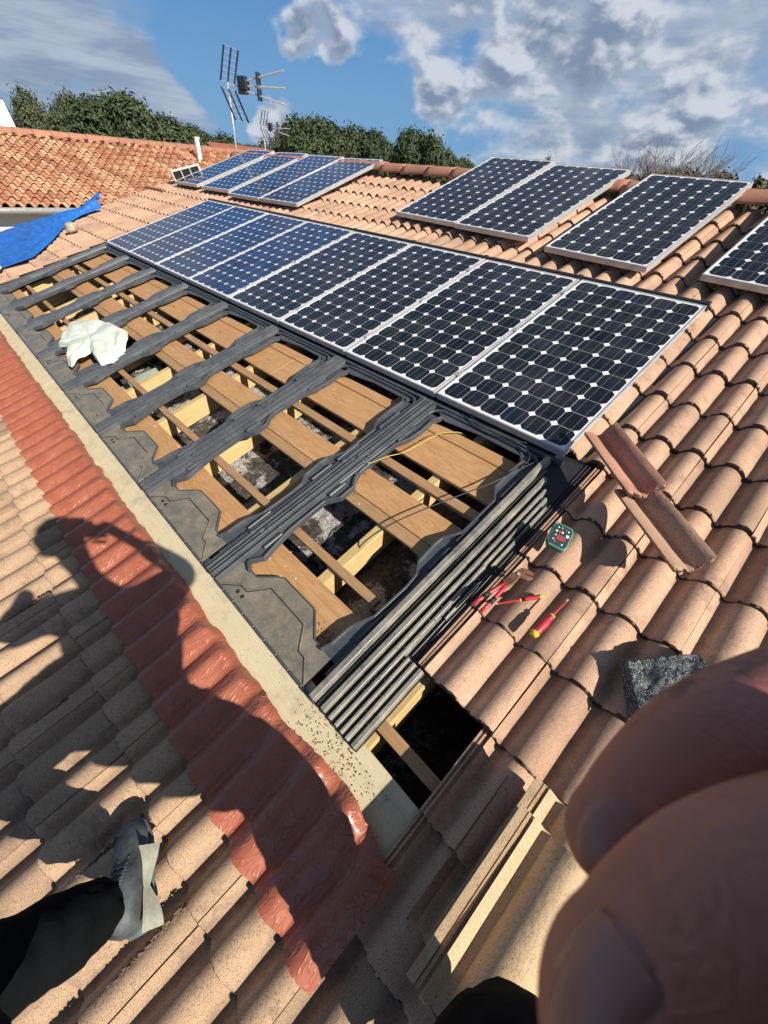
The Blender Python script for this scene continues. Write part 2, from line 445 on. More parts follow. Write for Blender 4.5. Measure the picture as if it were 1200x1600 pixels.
M_RUST = simple("rusty_steel", (0.24, 0.12, 0.07), .6, .5, var=.5, bump=120)
M_DRUBBER = simple("dark_rubber", (0.02, 0.02, 0.022), .6)
M_METERG = simple("meter_green", (0.05, 0.20, 0.15), .45)
M_METERD = simple("meter_face", (0.03, 0.05, 0.05), .3)
M_METERR = simple("meter_red_digits", (0.75, 0.05, 0.08), .5)
M_METERW = simple("meter_white_print", (0.75, 0.78, 0.75), .5)
M_YG = simple("yellow_wire", (0.52, 0.44, 0.06), .5)
M_WIRE = simple("black_cable", (0.03, 0.035, 0.035), .45)
M_GROUND = simple("dry_ground", (0.16, 0.14, 0.08), .95, var=.3)
M_HILL = simple("hill_scrub", (0.075, 0.10, 0.12), 1.0, var=.25)
M_TROUS = simple("black_trousers", (0.005, 0.006, 0.007), .9, bump=140, var=.3, spec=.08)
M_JACKET = simple("dark_jacket", (0.03, 0.03, 0.04), .85)
M_HAIR = simple("brown_hair", (0.04, 0.025, 0.015), .8)
M_SHOE = simple("grey_suede_shoe", (0.075, 0.085, 0.088), .6, bump=45, var=.7)
M_SHOEP = simple("pale_shoe_lining", (0.42, 0.42, 0.33), .85, bump=60, var=.3)
M_SOLE = simple("shoe_sole", (0.10, 0.12, 0.12), .8, bump=60, var=.4)
M_PHONE = simple("phone_body", (0.02, 0.02, 0.025), .3)
M_BARK = simple("bark", (0.10, 0.08, 0.06), .95, bump=30, var=.3)
M_TWIG = simple("bare_twigs", (0.17, 0.13, 0.11), .95, var=.2)

def insul_mat():
    m, nt, b = new_mat("mineral_wool"); t = NT(nt); p = t.pos()
    c = t.mix(t.mr(t.noise(p, 40, 6, .75), .42, .62), (0.05, 0.043, 0.038), (0.15, 0.135, 0.12))
    c = t.mix(t.mr(t.noise(p, 3.2, 6, .7, .5), .53, .57, 0, 1), c, t.mix(t.mr(t.noise(p, 70, 4, .8), .35, .60), (0.85, 0.85, 0.84), (0.30, 0.28, 0.26)))  # white blotches paint sunlit patches onto the dark wool
    c = t.mix(t.mr(t.noise(p, 9, 5, .7), .55, .62, 0, .9), c, (0.03, 0.022, 0.018))
    t.set(b, 'Base Color', c); t.set(b, 'Roughness', 1.0)
    t.set(b, 'Normal', t.bump(t.noise(p, 70, 6, .8), 1.0, .02))
    return m
M_WOOL = insul_mat()
def felt_mat():
    m, nt, b = new_mat("mineral_felt"); t = NT(nt); p = t.pos()
    f = t.noise(p, 330, 2, .6)
    c = t.mix(t.mr(f, .56, .64), (0.010, 0.012, 0.015), (0.50, 0.53, 0.56))
    c = t.mix(t.mr(t.noise(p, 16, 4), .50, .62, 0, .8), c, (0.015, 0.017, 0.02))
    t.set(b, 'Base Color', c); t.set(b, 'Roughness', .55)
    t.set(b, 'Normal', t.bump(f, .6, .003))
    return m
M_FELT = felt_mat()
def skin_mat():
    m, nt, b = new_mat("skin"); t = NT(nt); p = t.obj()
    n = t.noise(p, 60, 5, .6)
    c = t.mix(t.mr(n, .35, .7), (0.42, 0.18, 0.125), (0.33, 0.13, 0.09))
    c = t.mix(t.mr(t.noise(p, 42, 6, .7), .54, .63, 0, .8), c, (0.085, 0.042, 0.034))
    c = t.mix(t.mr(t.noise(p, 26, 4, .6), .50, .70, 0, .45), c, (0.42, 0.13, 0.11))
    t.set(b, 'Base Color', c); t.set(b, 'Roughness', .5)
    b.inputs['Subsurface Weight'].default_value = .12; b.inputs['Subsurface Radius'].default_value = (.004, .0015, .0008)
    w = t.math('SINE', t.math('MULTIPLY', t.noise(p, 80, 3, .5, 1.0), 60.0))
    t.set(b, 'Normal', t.bump(t.noise(t.scale(p, (1, 3, 1)), 260, 5, .7), .55, .0009, t.bump(w, .12, .0004)))
    return m
M_SKIN = skin_mat()
M_NAIL = simple("finger_nail", (0.31, 0.155, 0.12), .3, var=.06)
def leaf_mat(name, a, b2):
    m, nt, b = new_mat(name); t = NT(nt); p = t.pos()
    c = t.mix(t.mr(t.noise(p, .9, 3), .35, .65), a, b2)
    c = t.mix(t.mr(t.noise(p, 7, 2), .45, .7, 0, .7), c, tuple(x * 1.7 for x in b2))
    t.set(b, 'Base Color', c); t.set(b, 'Roughness', .6); b.inputs['Specular IOR Level'].default_value = .3
    return m
M_LEAF = leaf_mat("oak_leaves", (0.035, 0.055, 0.022), (0.060, 0.080, 0.035))
M_LEAF2 = leaf_mat("olive_leaves", (0.055, 0.070, 0.035), (0.085, 0.095, 0.05))
M_LEAF3 = leaf_mat("brown_scrub", (0.07, 0.065, 0.03), (0.10, 0.085, 0.045))

# ------------------------------------------------------------------ setting: ground, hills
g = MB(); g.box(-3000, 3000, -3000, 3000, -3.9, -3.4)
tag(g.build("ground", M_GROUND), None, None, kind="structure")
def hills():
    mb = MB(); n = 180
    def fn(s, t):
        a = radians(60 + 160 * s); r = 1500 + 900 * t
        h = (34 + 10 * fbm(s * 9, 1.3) + 5 * fbm(s * 40, 4)) * sin(pi * min(1, t * 1.0)) ** .5
        if t == 0 or t == 1: h = -8
        return (r * cos(a), r * sin(a), -3.6 + h)
    mb.grid(fn, n, 8)
    tag(mb.build("hills", M_HILL, smooth=True), None, None, kind="structure")
hills()

# ------------------------------------------------------------------ tiles
TW, GA, TH = 0.295, 0.3135, 0.050
ROLL = TW / 2
U0, V0 = 6.774, -0.575
def prof(s):
    s = s % 1.0
    if s > 0.85: return .0015
    x = s / .85
    x = x ** .94
    return .0015 + (TH - .0015) * sin(pi * x) ** 0.80
def tile_top(u, v):
    s = (u - U0) / ROLL + 0.65
    fr = ((v - V0) / GA) % 1.0
    return -0.085 + prof(s) + 0.020 * (1 - fr)

def tile_mesh(name, mat, nx=24, ny=4, seed=0, x0=0.0, x1=TW - .003, length=.40, rough=1.0, ribs=True, wide=False):
    mb = MB(); rr = random.Random(seed)
    ys = [0.0, 0.005] + [0.02 + (length - .02) * (j / ny) for j in range(ny + 1)]
    def top(x, y, j):
        w = prof(x / ROLL + .65) + .020 * (1 - y / GA)
        if j == 0: w -= .007
        return w + rough * .0012 * fbm(x * 22 + seed * 5, y * 18, seed)
    T = []; nxp = nx + 1
    for j, y in enumerate(ys):
        for i in range(nxp):
            x = x0 + (x1 - x0) * i / nx
            yy = y
            if j <= 1: yy += rough * (.0028 * fbm(x * 60 + seed * 9, seed * 3.1) + .0015 * rr.uniform(-1, 1))
            T.append((x, yy, top(x, y, j)))
    nr = len(ys)
    B = [(x, y, z - .016) for x, y, z in T]
    o = len(T)
    F = []
    for j in range(nr - 1):
        for i in range(nx):
            a = j * nxp + i
            F.append((a, a + 1, a + 1 + nxp, a + nxp))
    # coarse bottom
    for j in (0, nr - 2):
        pass
    for i in range(nx):
        F.append((o + i + 1, o + i, o + (nr - 1) * nxp + i, o + (nr - 1) * nxp + i + 1))
        F.append((i + 1, i, o + i, o + i + 1))
        a = (nr - 1) * nxp + i
        F.append((a, a + 1, o + a + 1, o + a))
    for j in range(nr - 1):
        a = j * nxp; F.append((a, a + nxp, o + a + nxp, o + a))
        a = j * nxp + nx; F.append((a + nxp, a, o + a, o + a + nxp))
    mb.add(T + B, F)
    if ribs:
        wb = prof(.65) - .012
        for (a, b2, h) in (((-.040, -.001, -.004), (-.040, -.020, .010), (-.016, -.008, .004)) if wide else ((-.034, -.001, -.004), (-.034, -.027, .006), (-.020, -.013, .006))):
            for (ya, yb) in ((.004, length),):
                vs = [(a, ya, wb + .020 - .012), (b2, ya, wb + .020 - .012), (b2, yb, wb - .010), (a, yb, wb - .010)]
                vs2 = [(x, y, z + h + .006) for x, y, z in vs]
                mb.add(vs + vs2, [(3, 2, 1, 0), (4, 5, 6, 7), (0, 1, 5, 4), (1, 2, 6, 5), (2, 3, 7, 6), (3, 0, 4, 7)])
    me = mb.mesh(name, mat, True)
    me.set_sharp_from_angle(angle=radians(50))
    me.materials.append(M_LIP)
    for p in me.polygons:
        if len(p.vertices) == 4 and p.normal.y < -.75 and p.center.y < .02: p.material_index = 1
    return me

T_HI = [tile_mesh("roof_tile", M_TILE, 32, 6, s) for s in range(6)]
T_OLD = [tile_mesh("roof_tile", M_TILE_OLD, 32, 6, 20 + s) for s in range(6)]
T_RED = [tile_mesh("roof_tile", M_TILE_RED, 32, 6, 33)]
T_LO = [tile_mesh("roof_tile", M_TILE, 14, 1, 40 + s, ribs=False) for s in range(3)]
T_SHORT = [tile_mesh("roof_tile", M_TILE_OLD, 16, 1, 60, length=.135, ribs=False)]
T_CUT = [tile_mesh("roof_tile", M_TILE, 22, 6, 50 + s, x0=.112) for s in range(3)]

roof = thing("tiled_roof", "long low terracotta tiled roof with its middle stripped for solar panels", "roof", RM(0, 0, 0))
slots = []
for k in range(-10, 12):
    vl = V0 + GA * k
    for j in range(-32, 12):
        ul = U0 + TW * j
        ur = ul + TW
        cut = False
        if vl > 1.55:                      # above the panel row
            if ul < -2.45 or ul > 8.9: continue
        elif vl > 0.0:                      # beside the panels
            if ur <= -0.0 + .02:
                if ul < -2.45: continue
            elif ul >= 6.47:
                if j == -1: cut = True
            else: continue
        elif vl > -1.3:
            if ur <= -0.10 + .02:
                if ul < -2.45: continue
            elif ul >= U0 - .01: pass
            else: continue
        elif vl > -1.9:
            if ur <= -0.10:
                if ul < -2.45: continue
            elif ul >= U0 + TW - .01: pass
            elif vl < -1.6: pass
            else: continue
        else:
            if ul < -2.45: continue
        if vl < -1.9 and ul > 8.6: continue
        if ul > 9.2: continue
        slots.append((k, j, ul, vl, cut))
def dist(s):
    p = MR @ Vector((s[2] + .15, s[3] + .15, 0)) - CAMP
    z = p.dot(cz)
    if z < 0.1: return 1e3 + p.length
    x, y = p.dot(cx) / z * 627 + 600, p.dot(cy) / z * 627 + 800
    off = max(0, -x - 60, x - 1260, -y, y - 1700)
    return p.length + (off * .05)
slots.sort(key=dist)
near = slots[:299]; far = slots[299:]
rr = random.Random(3)
for (k, j, ul, vl, cut) in near:
    if cut: me = rr.choice(T_CUT)
    elif vl > -1.9 and vl < -1.6 and ul < U0 + TW - .01 and ul > -.4: me = T_SHORT[0]
    elif vl < -1.9: me = rr.choice(T_OLD)
    else: me = rr.choice(T_HI)
    o = link("roof_tile", me, roof)
    hid = (vl > -1.9 and vl < -1.6 and ul < U0 + TW - .01)
    jit = 0 if hid else 1
    dz = rr.uniform(-.002, .002) * jit + (-.006 if hid or (-2.2 < vl < -2.0) else 0)
    o.matrix_local = Matrix.Translation((ul + rr.uniform(-.0015, .0015), vl + rr.uniform(-.004, .004) * jit, -.085 + dz)) @ Matrix.Rotation(rr.uniform(-.006, .006) * jit, 4, 'Z') @ Matrix.Rotation(rr.uniform(-.010, .010) * jit, 4, 'Y')
fm = MB()
lo_data = [([v.co.copy() for v in me.vertices], [tuple(p.vertices) for p in me.polygons]) for me in T_LO]
sh_data = ([v.co.copy() for v in T_SHORT[0].vertices], [tuple(p.vertices) for p in T_SHORT[0].polygons])
for (k, j, ul, vl, cut) in far:
    vs, fs = lo_data[rr.randrange(3)]
    if vl > -1.9 and vl < -1.6 and ul < U0 + TW - .01 and ul > -.4: vs, fs = sh_data
    m = Matrix.Translation((ul, vl + rr.uniform(-.004, .004), -.085 + rr.uniform(-.0015, .0015))) @ Matrix.Rotation(rr.uniform(-.006, .006), 4, 'Z')
    fm.add([m @ v for v in vs], fs)
o = fm.build("roof_tiles", M_TILE, roof, smooth=True); o['kind'] = 'stuff'
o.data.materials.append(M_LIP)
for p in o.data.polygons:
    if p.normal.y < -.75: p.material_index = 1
o.data.set_sharp_from_angle(angle=radians(50))

# rough crusts on exposed tile sides, lower left
def crust(u, v0_, v1_, w, sd):
    mb = MB(); rg = random.Random(sd); n = 46
    pts = []
    for i in range(n):
        t = i / (n - 1); v = v0_ + (v1_ - v0_) * t
        for q in range(5):
            rad = rg.uniform(.004, .009)
            c = Vector((u + rg.uniform(-.004, .006), v + rg.uniform(-.004, .004), w - .004 - .006 * q + rg.uniform(-.002, .002)))
            dirs = [Vector((1, 0, 0)), Vector((-1, 0, 0)), Vector((0, 1, 0)), Vector((0, -1, 0)), Vector((0, 0, 1)), Vector((0, 0, -1))]
            vs = [c + d * rad * rg.uniform(.6, 1.3) for d in dirs]
            mb.add(vs, [(0, 2, 4), (2, 1, 4), (1, 3, 4), (3, 0, 4), (2, 0, 5), (1, 2, 5), (3, 1, 5), (0, 3, 5)])
    mb.build("mortar_crust", M_EDGE, roof)
for (k, jj, a, b2) in ((-6, 0, .0, .3), (-6, -1, .06, .30), (-7, 0, 0, .3), (-6, -3, 0, .22), (-5, -6, .05, .3), (-6, -5, .1, .3)):
    u = U0 + TW * jj - ROLL * .42
    vl = V0 + GA * k
    crust(u, vl + a, vl + b2, tile_top(u, vl + .1) + .001, 11 + k * 7 + jj)

# ridge tiles
def ridge_mesh(L=.43, r0=.115, r1=.095, mat=M_RIDGE, seg=14, h=.75):
    mb = MB()
    def fn(s, t):
        r = r0 + (r1 - r0) * t
        a = pi * (s * 1.04 - .02)
        return (L * t, -r * cos(a), r * h * sin(a) + .0015 * fbm(s * 5, t * 4, L))
    mb.grid(lambda s, t: fn(s, t), seg, 6, .0)
    me = mb.mesh("ridge_tile", mat, True)
    return me
rm = ridge_mesh()
for i in range(28):
    u = -2.05 + .405 * i
    o = link("ridge_tile", rm, roof)
    o.matrix_local = Matrix.Translation((u, 3.30, -.028 + rr.uniform(-.003, .003))) @ Matrix.Rotation(-.045, 4, 'Y') @ Matrix.Rotation(rr.uniform(-.03, .03), 4, 'Z') @ Matrix.Rotation(-AL, 4, 'X')
    sm = o.modifiers.new("thick", 'SOLIDIFY'); sm.thickness = .014
# far slope of the roof behind the ridge
mb = MB()
R0 = MR @ Vector((0, 3.32, -.09))
mb.add([(-2.5, R0.y, R0.z), (9.5, R0.y, R0.z), (9.5, R0.y + 4, R0.z - 1.25), (-2.5, R0.y + 4, R0.z - 1.25)], [(0, 1, 2, 3)])
o = mb.build("back_slope", M_TILE); o.parent = roof; o.matrix_parent_inverse = roof.matrix_world.inverted()

# deck under the tiles, timbers, insulation
mb = MB()
for (a, b2, c, d) in ((-2.5, 9.6, .005, 3.32), (-2.5, -.10, -1.53, -.0), (6.80, 9.6, -1.19, .0), (7.09, 9.6, -1.53, -1.195), (-2.5, 9.6, -3.8, -1.66)):
    mb.box(a, b2, c, d, -.125, -.113)
mb.build("roof_deck", M_DECK, roof)
def boards(name, segs, v0_, v1_, w0, w1, mat):
    for (a, b2) in segs:
        m = MB(); m.box(a, b2, v0_, v1_, w0, w1)
        m.build(name, mat, roof, bevel=.002)
boards("roof_board", [(-.2, 2.3), (2.302, 4.55), (4.552, 6.50)], -.41, -.188, -.122, -.10, M_BOARD)
boards("roof_board", [(-.2, 3.1), (3.102, 6.50)], -.182, -.108, -.122, -.10, M_BOARD)
boards("batten", [(-.2, 3.4), (3.402, 6.60)], -.530, -.478, -.125, -.095, M_BATTEN)
boards("roof_board", [(-.2, 1.9), (1.902, 4.15), (4.152, 6.48)], -.762, -.602, -.122, -.10, M_BOARD)
boards("roof_board", [(-.2, 2.8), (2.802, 6.48)], -.828, -.766, -.122, -.10, M_BATTEN)
boards("batten", [(-.2, 3.3), (3.302, 6.43)], -1.145, -1.103, -.125, -.095, M_BATTEN)
boards("roof_board", [(-.2, 2.4), (2.402, 4.7), (4.702, 6.46)], -1.50, -1.219, -.122, -.10, M_BOARD)
boards("batten", [(6.60, 7.30)], -1.452, -1.408, -.125, -.095, M_BATTEN)
for i in range(-1, 12):
    u = 6.17 - .6225 * (10 - i) + .6225
    m = MB(); m.box(u - .055, u, -1.52, .25, -.262, -.126)
    m.build("rafter", M_RAFTER, roof, bevel=.004)
# plank along the eave side
m = MB()
for (a, b2) in ((-.15, 3.0), (3.003, 7.05)):
    m = MB(); m.box(a, b2, -1.695, -1.512, -.095, -.074); m.build("eave_plank", M_PLANK, roof, bevel=.003)
mb = MB()
def ins(s, t):
    u, v = -.6 + 8.2 * s, -2.0 + 2.5 * t
    base = -.285 - (.35 if u > 6.50 and v < -1.1 else 0)
    return (u, v, base + .022 * fbm(u * 4, v * 4, 2) + .012 * fbm(u * 22, v * 22, 5))
mb.grid(ins, 420, 110)
o = mb.build("insulation", M_WOOL, roof, smooth=True)
# verge edge board at the left end + house walls below
mb = MB(); mb.box(-2.53, -2.505, -3.7, 3.3, -.30, -.11); mb.build("verge_board", M_DECK, roof)
hw = MB()
hw.box(-2.3, -2.1, -3.2, 3.0, -3.4, -.9); hw.box(9.2, 9.4, -3.2, 3.0, -3.4, -.9); hw.box(-2.1, 9.2, -3.2, -3.0, -3.4, -1.15); hw.box(-2.1, 9.2, 2.8, 3.0, -3.4, .55)
o = hw.build("house_wall", M_WHITE); tag(o, "off-white rendered walls carrying the long tiled roof", "wall")
mb = MB(); 
for i in range(3):
    mb = MB(); mb.box(-2.42, -1.55 + .0, 1.93 - .01, 1.97, -.06, .0)
# sloping verge slab tile at the left
mb = MB(); mb.box(-2.48, -1.72, 1.60, 1.66, -.045, -.01); mb.build("verge_slab", M_RIDGE, roof, bevel=.006)

# ------------------------------------------------------------------ red flexible flashing
def redstrip():
    mb = MB(); nu, nv = 980, 26; ua, ub = -.3, 7.095
    def fn(s, t):
        u = ua + (ub - ua) * s
        vt = -1.665 + .010 * fbm(u * 3.1, 2.2) + .012 * fbm(u * 11, 7) + (.035 * sin((u - 6.55) / .5 * pi) if 6.55 < u < 7.05 else 0)
        vb = -1.985 + .003 * sin(u / ROLL * 2 * pi) + .002 * fbm(u * 9, 3)
        v = vb + (vt - vb) * t
        s1 = (u - U0) / ROLL + .65
        fade = .30 + .40 * max(0, min(1, (t - .30) / .70)) ** 1.3
        step = .020 * (1 - ((v - V0) / GA) % 1.0)
        # soften the course step under the foil
        d = (v - (V0 - 4 * GA)) / .03
        row_hi = .020 * (1 - min(1, (v - (V0 - 4 * GA)) / GA)) if v > V0 - 4 * GA else .020 * (1 - ((v - V0) / GA % 1.0))
        k = 1 / (1 + math.exp(-d * 3)) if abs(d) < 12 else (1 if d > 0 else 0)
        st = .014
        w = -.085 + prof(s1) + (TH * .80 - min(prof(s1), TH * .80)) * fade + st + .010
        if t > .90: w -= (w + .068) * ((t - .90) / .10) ** 1.5 * (1 if u < 6.4 else .5)
        wr = noise.turbulence(Vector((u * 9, v * 16, 3.3)), 3, True)
        w += .0022 * wr * (.3 + .7 * t) + .0012 * fbm(u * 34, v * 10, 9)
        if u > 6.35: w += .022 * max(0, sin((u - 6.35) / .72 * pi)) * t ** 1.5 * (.6 + .4 * sin(u * 34))
        return (u, v, w)
    mb.grid(fn, nu, nv)
    o = mb.build("red_flashing", M_REDF, None, RM(), smooth=True)
    tag(o, "long glossy brick-red flexible flashing strip pressed over the tiles beside the wooden plank", "flashing")
redstrip()

# ------------------------------------------------------------------ solar panels
PW, PH, CP = .806, 1.580, .1275
ch = .125 / 2; cc = .021
cellpoly = [(-ch + cc, -ch), (ch - cc, -ch), (ch, -ch + cc), (ch, ch - cc), (ch - cc, ch), (-ch + cc, ch), (-ch, ch - cc), (-ch, -ch + cc)]
def cell_mesh(mat):
    m = MB(); m.add([(x, y, 0) for x, y in cellpoly], [tuple(range(8))]); return m.mesh("cell", mat)
CELL_A, CELL_B = cell_mesh(M_CELL), cell_mesh(M_CELLB)
fb = MB(); lip = .009
fb.box(0, PW, 0, lip, -.040, 0); fb.box(0, PW, PH - lip, PH, -.040, 0)
fb.box(0, lip, lip, PH - lip, -.040, 0); fb.box(PW - lip, PW, lip, PH - lip, -.040, 0)
FRM = fb.mesh("frame", M_ALU)
bs = MB(); bs.box(lip, PW - lip, lip, PH - lip, -.010, -.0035); BSM = bs.mesh("backsheet", M_BACK)
cl = MB(); cl.box(PW - .006, PW + .026, -.022, .022, -.004, .004); cl.box(PW + .003, PW + .017, -.018, .018, -.03, -.004)
cl.box(PW + .006, PW + .014, -.004, .004, .004, .008); CLM = cl.mesh("clamp", M_ALU)
js = MB(); js.box(PW + .003, PW + .0165, 0.0, PH, -.03, -.007); JSM = js.mesh("joint_rail", M_ALU)
FRM_D = FRM.copy(); FRM_D.materials.clear(); FRM_D.materials.append(M_ALU)
def solar_panel(mw, label, group, blue=False, clamps=True, lip_mesh=None):
    t = thing("solar_panel", label, "solar panel", mw, group)
    link("frame", FRM, t, Matrix(), bevel=.0012)
    link("backsheet", BSM, t, Matrix())
    mx, my = (PW - 6 * CP) / 2, (PH - 12 * CP) / 2
    me = CELL_B if blue else CELL_A
    for a in range(6):
        for b2 in range(12):
            link("cell", me, t, Matrix.Translation((mx + CP * (a + .5), my + CP * (b2 + .5), -.0028)))
    if clamps:
        for y in (.22, .80, 1.36): link("clamp", CLM, t, Matrix.Translation((0, y, 0)))
        link("joint_rail", JSM, t, Matrix())
    return t
order = ["nearest one of the row, beside the pink tiles",
         "second from the near end of the row", "third from the near end of the row",
         "fourth from the near end of the row", "fifth from the near end of the row",
         "sixth from the near end of the row", "seventh from the near end of the row",
         "far end one of the row, touching pale tiles"]
for i in range(8):
    solar_panel(RM(i * .8259 + .008, 0.0, 0 + (.002 if i % 2 else 0)), "flush solar panel, " + order[7 - i], "solar panels set flush in the roof", blue=(i < 4), clamps=(i < 7))
def tilted(u, v, tilt, yaw, label, w=.045, blue=False, group=None):
    m = RM(u, v, w) @ Matrix.Rotation(radians(yaw), 4, 'Z') @ Matrix.Rotation(radians(tilt), 4, 'X')
    return solar_panel(m, label, group, blue, clamps=False)
GF = "raised solar panels at the far end"
GN = "raised solar panels near the ridge on the right"
tilted(-1.68, 1.86, 1.4, .5, "raised blue solar panel furthest left, next to the small slatted vent and antenna", blue=True, group=GF)
tilted(-.66, 1.84, 1.2, 2.2, "raised blue solar panel, second from the left in the far group of four", blue=True, group=GF)
tilted(.29, 1.78, 1.6, .8, "raised blue solar panel, third from the left in the far group of four", blue=True, group=GF)
tilted(1.12, 1.80, 1.1, 2.4, "raised blue solar panel, right-hand one of the far group of four", blue=True, group=GF)
tilted(3.46, 2.04, 2.4, -2.2, "raised black solar panel, left one of the touching pair below the clouds", group=GN)
tilted(4.29, 1.98, 1.5, -2.2, "raised black solar panel, right one of the touching pair, its silver side edge sunlit", w=.052, group=GN)
tilted(5.31, 1.85, 1.8, -2.8, "raised black solar panel standing alone between the pair and the cropped one", w=.05, group=GN)
tilted(6.44, 1.85, 2.0, -2.8, "raised black solar panel cropped by the right edge of the photo", w=.05, group=GN)

# support rails under raised panels
# black flashing along the top of the flush row
tf = thing("top_flashing", "black plastic flashing strip along the upper edge of the flush panel row", "flashing", RM(0, 1.585, 0))
for i in range(8):
    m = MB(); m.box(i * .8259 - .005, i * .8259 + .815, 0.0, .022, -.05, .012); m.box(i * .8259 - .005, i * .8259 + .80, .022, .06, -.05, -.004 - (i % 2) * .002)
    m.box(i * .8259 + .79, i * .8259 + .8255, -.004, .03, -.05, .016)
    m.build("flashing_piece", M_BLACK, tf, bevel=.003)
lf = thing("left_flashing", "grey ribbed flashing strip between the far mounting frame and the pale tiles", "flashing", RM(-.13, -1.55, -.06))
for i, (x0, x1, h) in enumerate(((0, .03, .028), (.034, .06, .02), (.064, .125, .012))):
    m = MB(); m.box(x0, x1, 0, 3.15, -.02, h); m.build("flashing_rib", M_FRAME, lf, bevel=.004)

def crumbs():
    mb = MB(); rg = random.Random(21)
    def bit(u, v, w, r):
        c = Vector((u, v, w + r * .4)); vs = [c + Vector(q) * r * rg.uniform(.5, 1.4) for q in ((1, 0, 0), (-1, 0, 0), (0, 1, 0), (0, -1, 0), (0, 0, .8), (0, 0, -.5))]
        mb.add(vs, [(0, 2, 4), (2, 1, 4), (1, 3, 4), (3, 0, 4), (2, 0, 5), (1, 2, 5), (3, 1, 5), (0, 3, 5)])
    for _ in range(260): bit(rg.gauss(6.72, .12), min(-1.56, rg.gauss(-1.60, .035)), -.0745, rg.uniform(.0012, .0035))
    for _ in range(90): bit(rg.gauss(6.38, .03), rg.gauss(-1.37, .02), -.100, rg.uniform(.0015, .004))
    for _ in range(120): bit(rg.uniform(2.5, 6.9), rg.uniform(-1.66, -1.56), -.0745, rg.uniform(.001, .0025))
    for _ in range(160): bit(rg.gauss(6.68, .04), rg.uniform(-1.5, -.3), -.036, rg.uniform(.001, .003))
    o = mb.build("dirt_crumbs", M_EDGE, None, RM()); o['kind'] = 'stuff'; o['label'] = 'dark crumbs of dirt and mortar scattered over plank and flashing'
    mb = MB()
    for _ in range(220):
        v = rg.choice((-.30, -.70, -.145, -1.28)) + rg.gauss(0, .04); 
        bit(rg.choice((.6, 1.4, 2.3, 3.2, 4.1, 4.9, 5.9)) + rg.gauss(0, .12), v, -.0995, rg.uniform(.0015, .005))
    o = mb.build("mortar_flakes", M_WHITE, None, RM()); o['kind'] = 'stuff'; o['label'] = 'pale mortar flakes lying on the brown roof boards'
crumbs()

# ------------------------------------------------------------------ mounting frames
def lerp_tab(tab, v):
    for (a, b2) in zip(tab, tab[1:]):
        if a[0] <= v <= b2[0]: return a[1] + (b2[1] - a[1]) * (v - a[0]) / (b2[0] - a[0])
    return tab[0][1] if v < tab[0][0] else tab[-1][1]
LT = [(-1.411, .114), (-1.39, .07), (-1.33, .112), (-1.25, .095), (-1.15, .078), (-.93, .076), (-.86, .122), (-.77, .12), (-.72, .08), (-.66, .064), (-.60, .070), (-.42, .074), (-.34, .107), (-.25, .116), (-.15, .110), (-.10, .135)]
RT = [(-1.411, .640), (-1.37, .655), (-1.30, .658), (-1.265, .662), (-1.18, .700), (-1.0, .708), (-.93, .70), (-.88, .664), (-.77, .658), (-.72, .662), (-.64, .712), (-.41, .711), (-.34, .665), (-.22, .662), (-.13, .668), (-.10, .640)]
PF = -.062
def strip_mesh(name, tab, xfix, z0, z1, mat):
    m = MB()
    pl = [(x, v) for v, x in tab]
    poly = pl + [(xfix, tab[-1][0]), (xfix, tab[0][0])]
    if xfix < tab[0][1]: poly = poly[::-1]
    # triangulate per segment
    for a, b2 in zip(tab, tab[1:]):
        q = [(xfix, a[0]), (a[1], a[0]), (b2[1], b2[0]), (xfix, b2[0])]
        if xfix > a[1]: q = [q[1], q[0], q[3], q[2]]
        m.prism(q, z0, z1)
    return m
def rim(m, tab, off, h0, h1, wd):
    pts = [(x, v) for v, x in tab]
    for (a, b2) in zip(pts, pts[1:]):
        d = Vector((b2[0] - a[0], b2[1] - a[1])); n = Vector((-d.y, d.x)).normalized() * wd
        e = d.normalized() * .0012
        m.prism([(a[0] - e.x, a[1] - e.y), (b2[0] + e.x, b2[1] + e.y), (b2[0] + e.x + n.x * off, b2[1] + e.y + n.y * off), (a[0] - e.x + n.x * off, a[1] - e.y + n.y * off)][::(1 if off > 0 else -1)], h0, h1)
INNER = [(.640, -1.411), (.631, -1.408), (.588, -1.408), (.488, -1.327), (.268, -1.327), (.241, -1.344), (.163, -1.412), (.114, -1.411)]
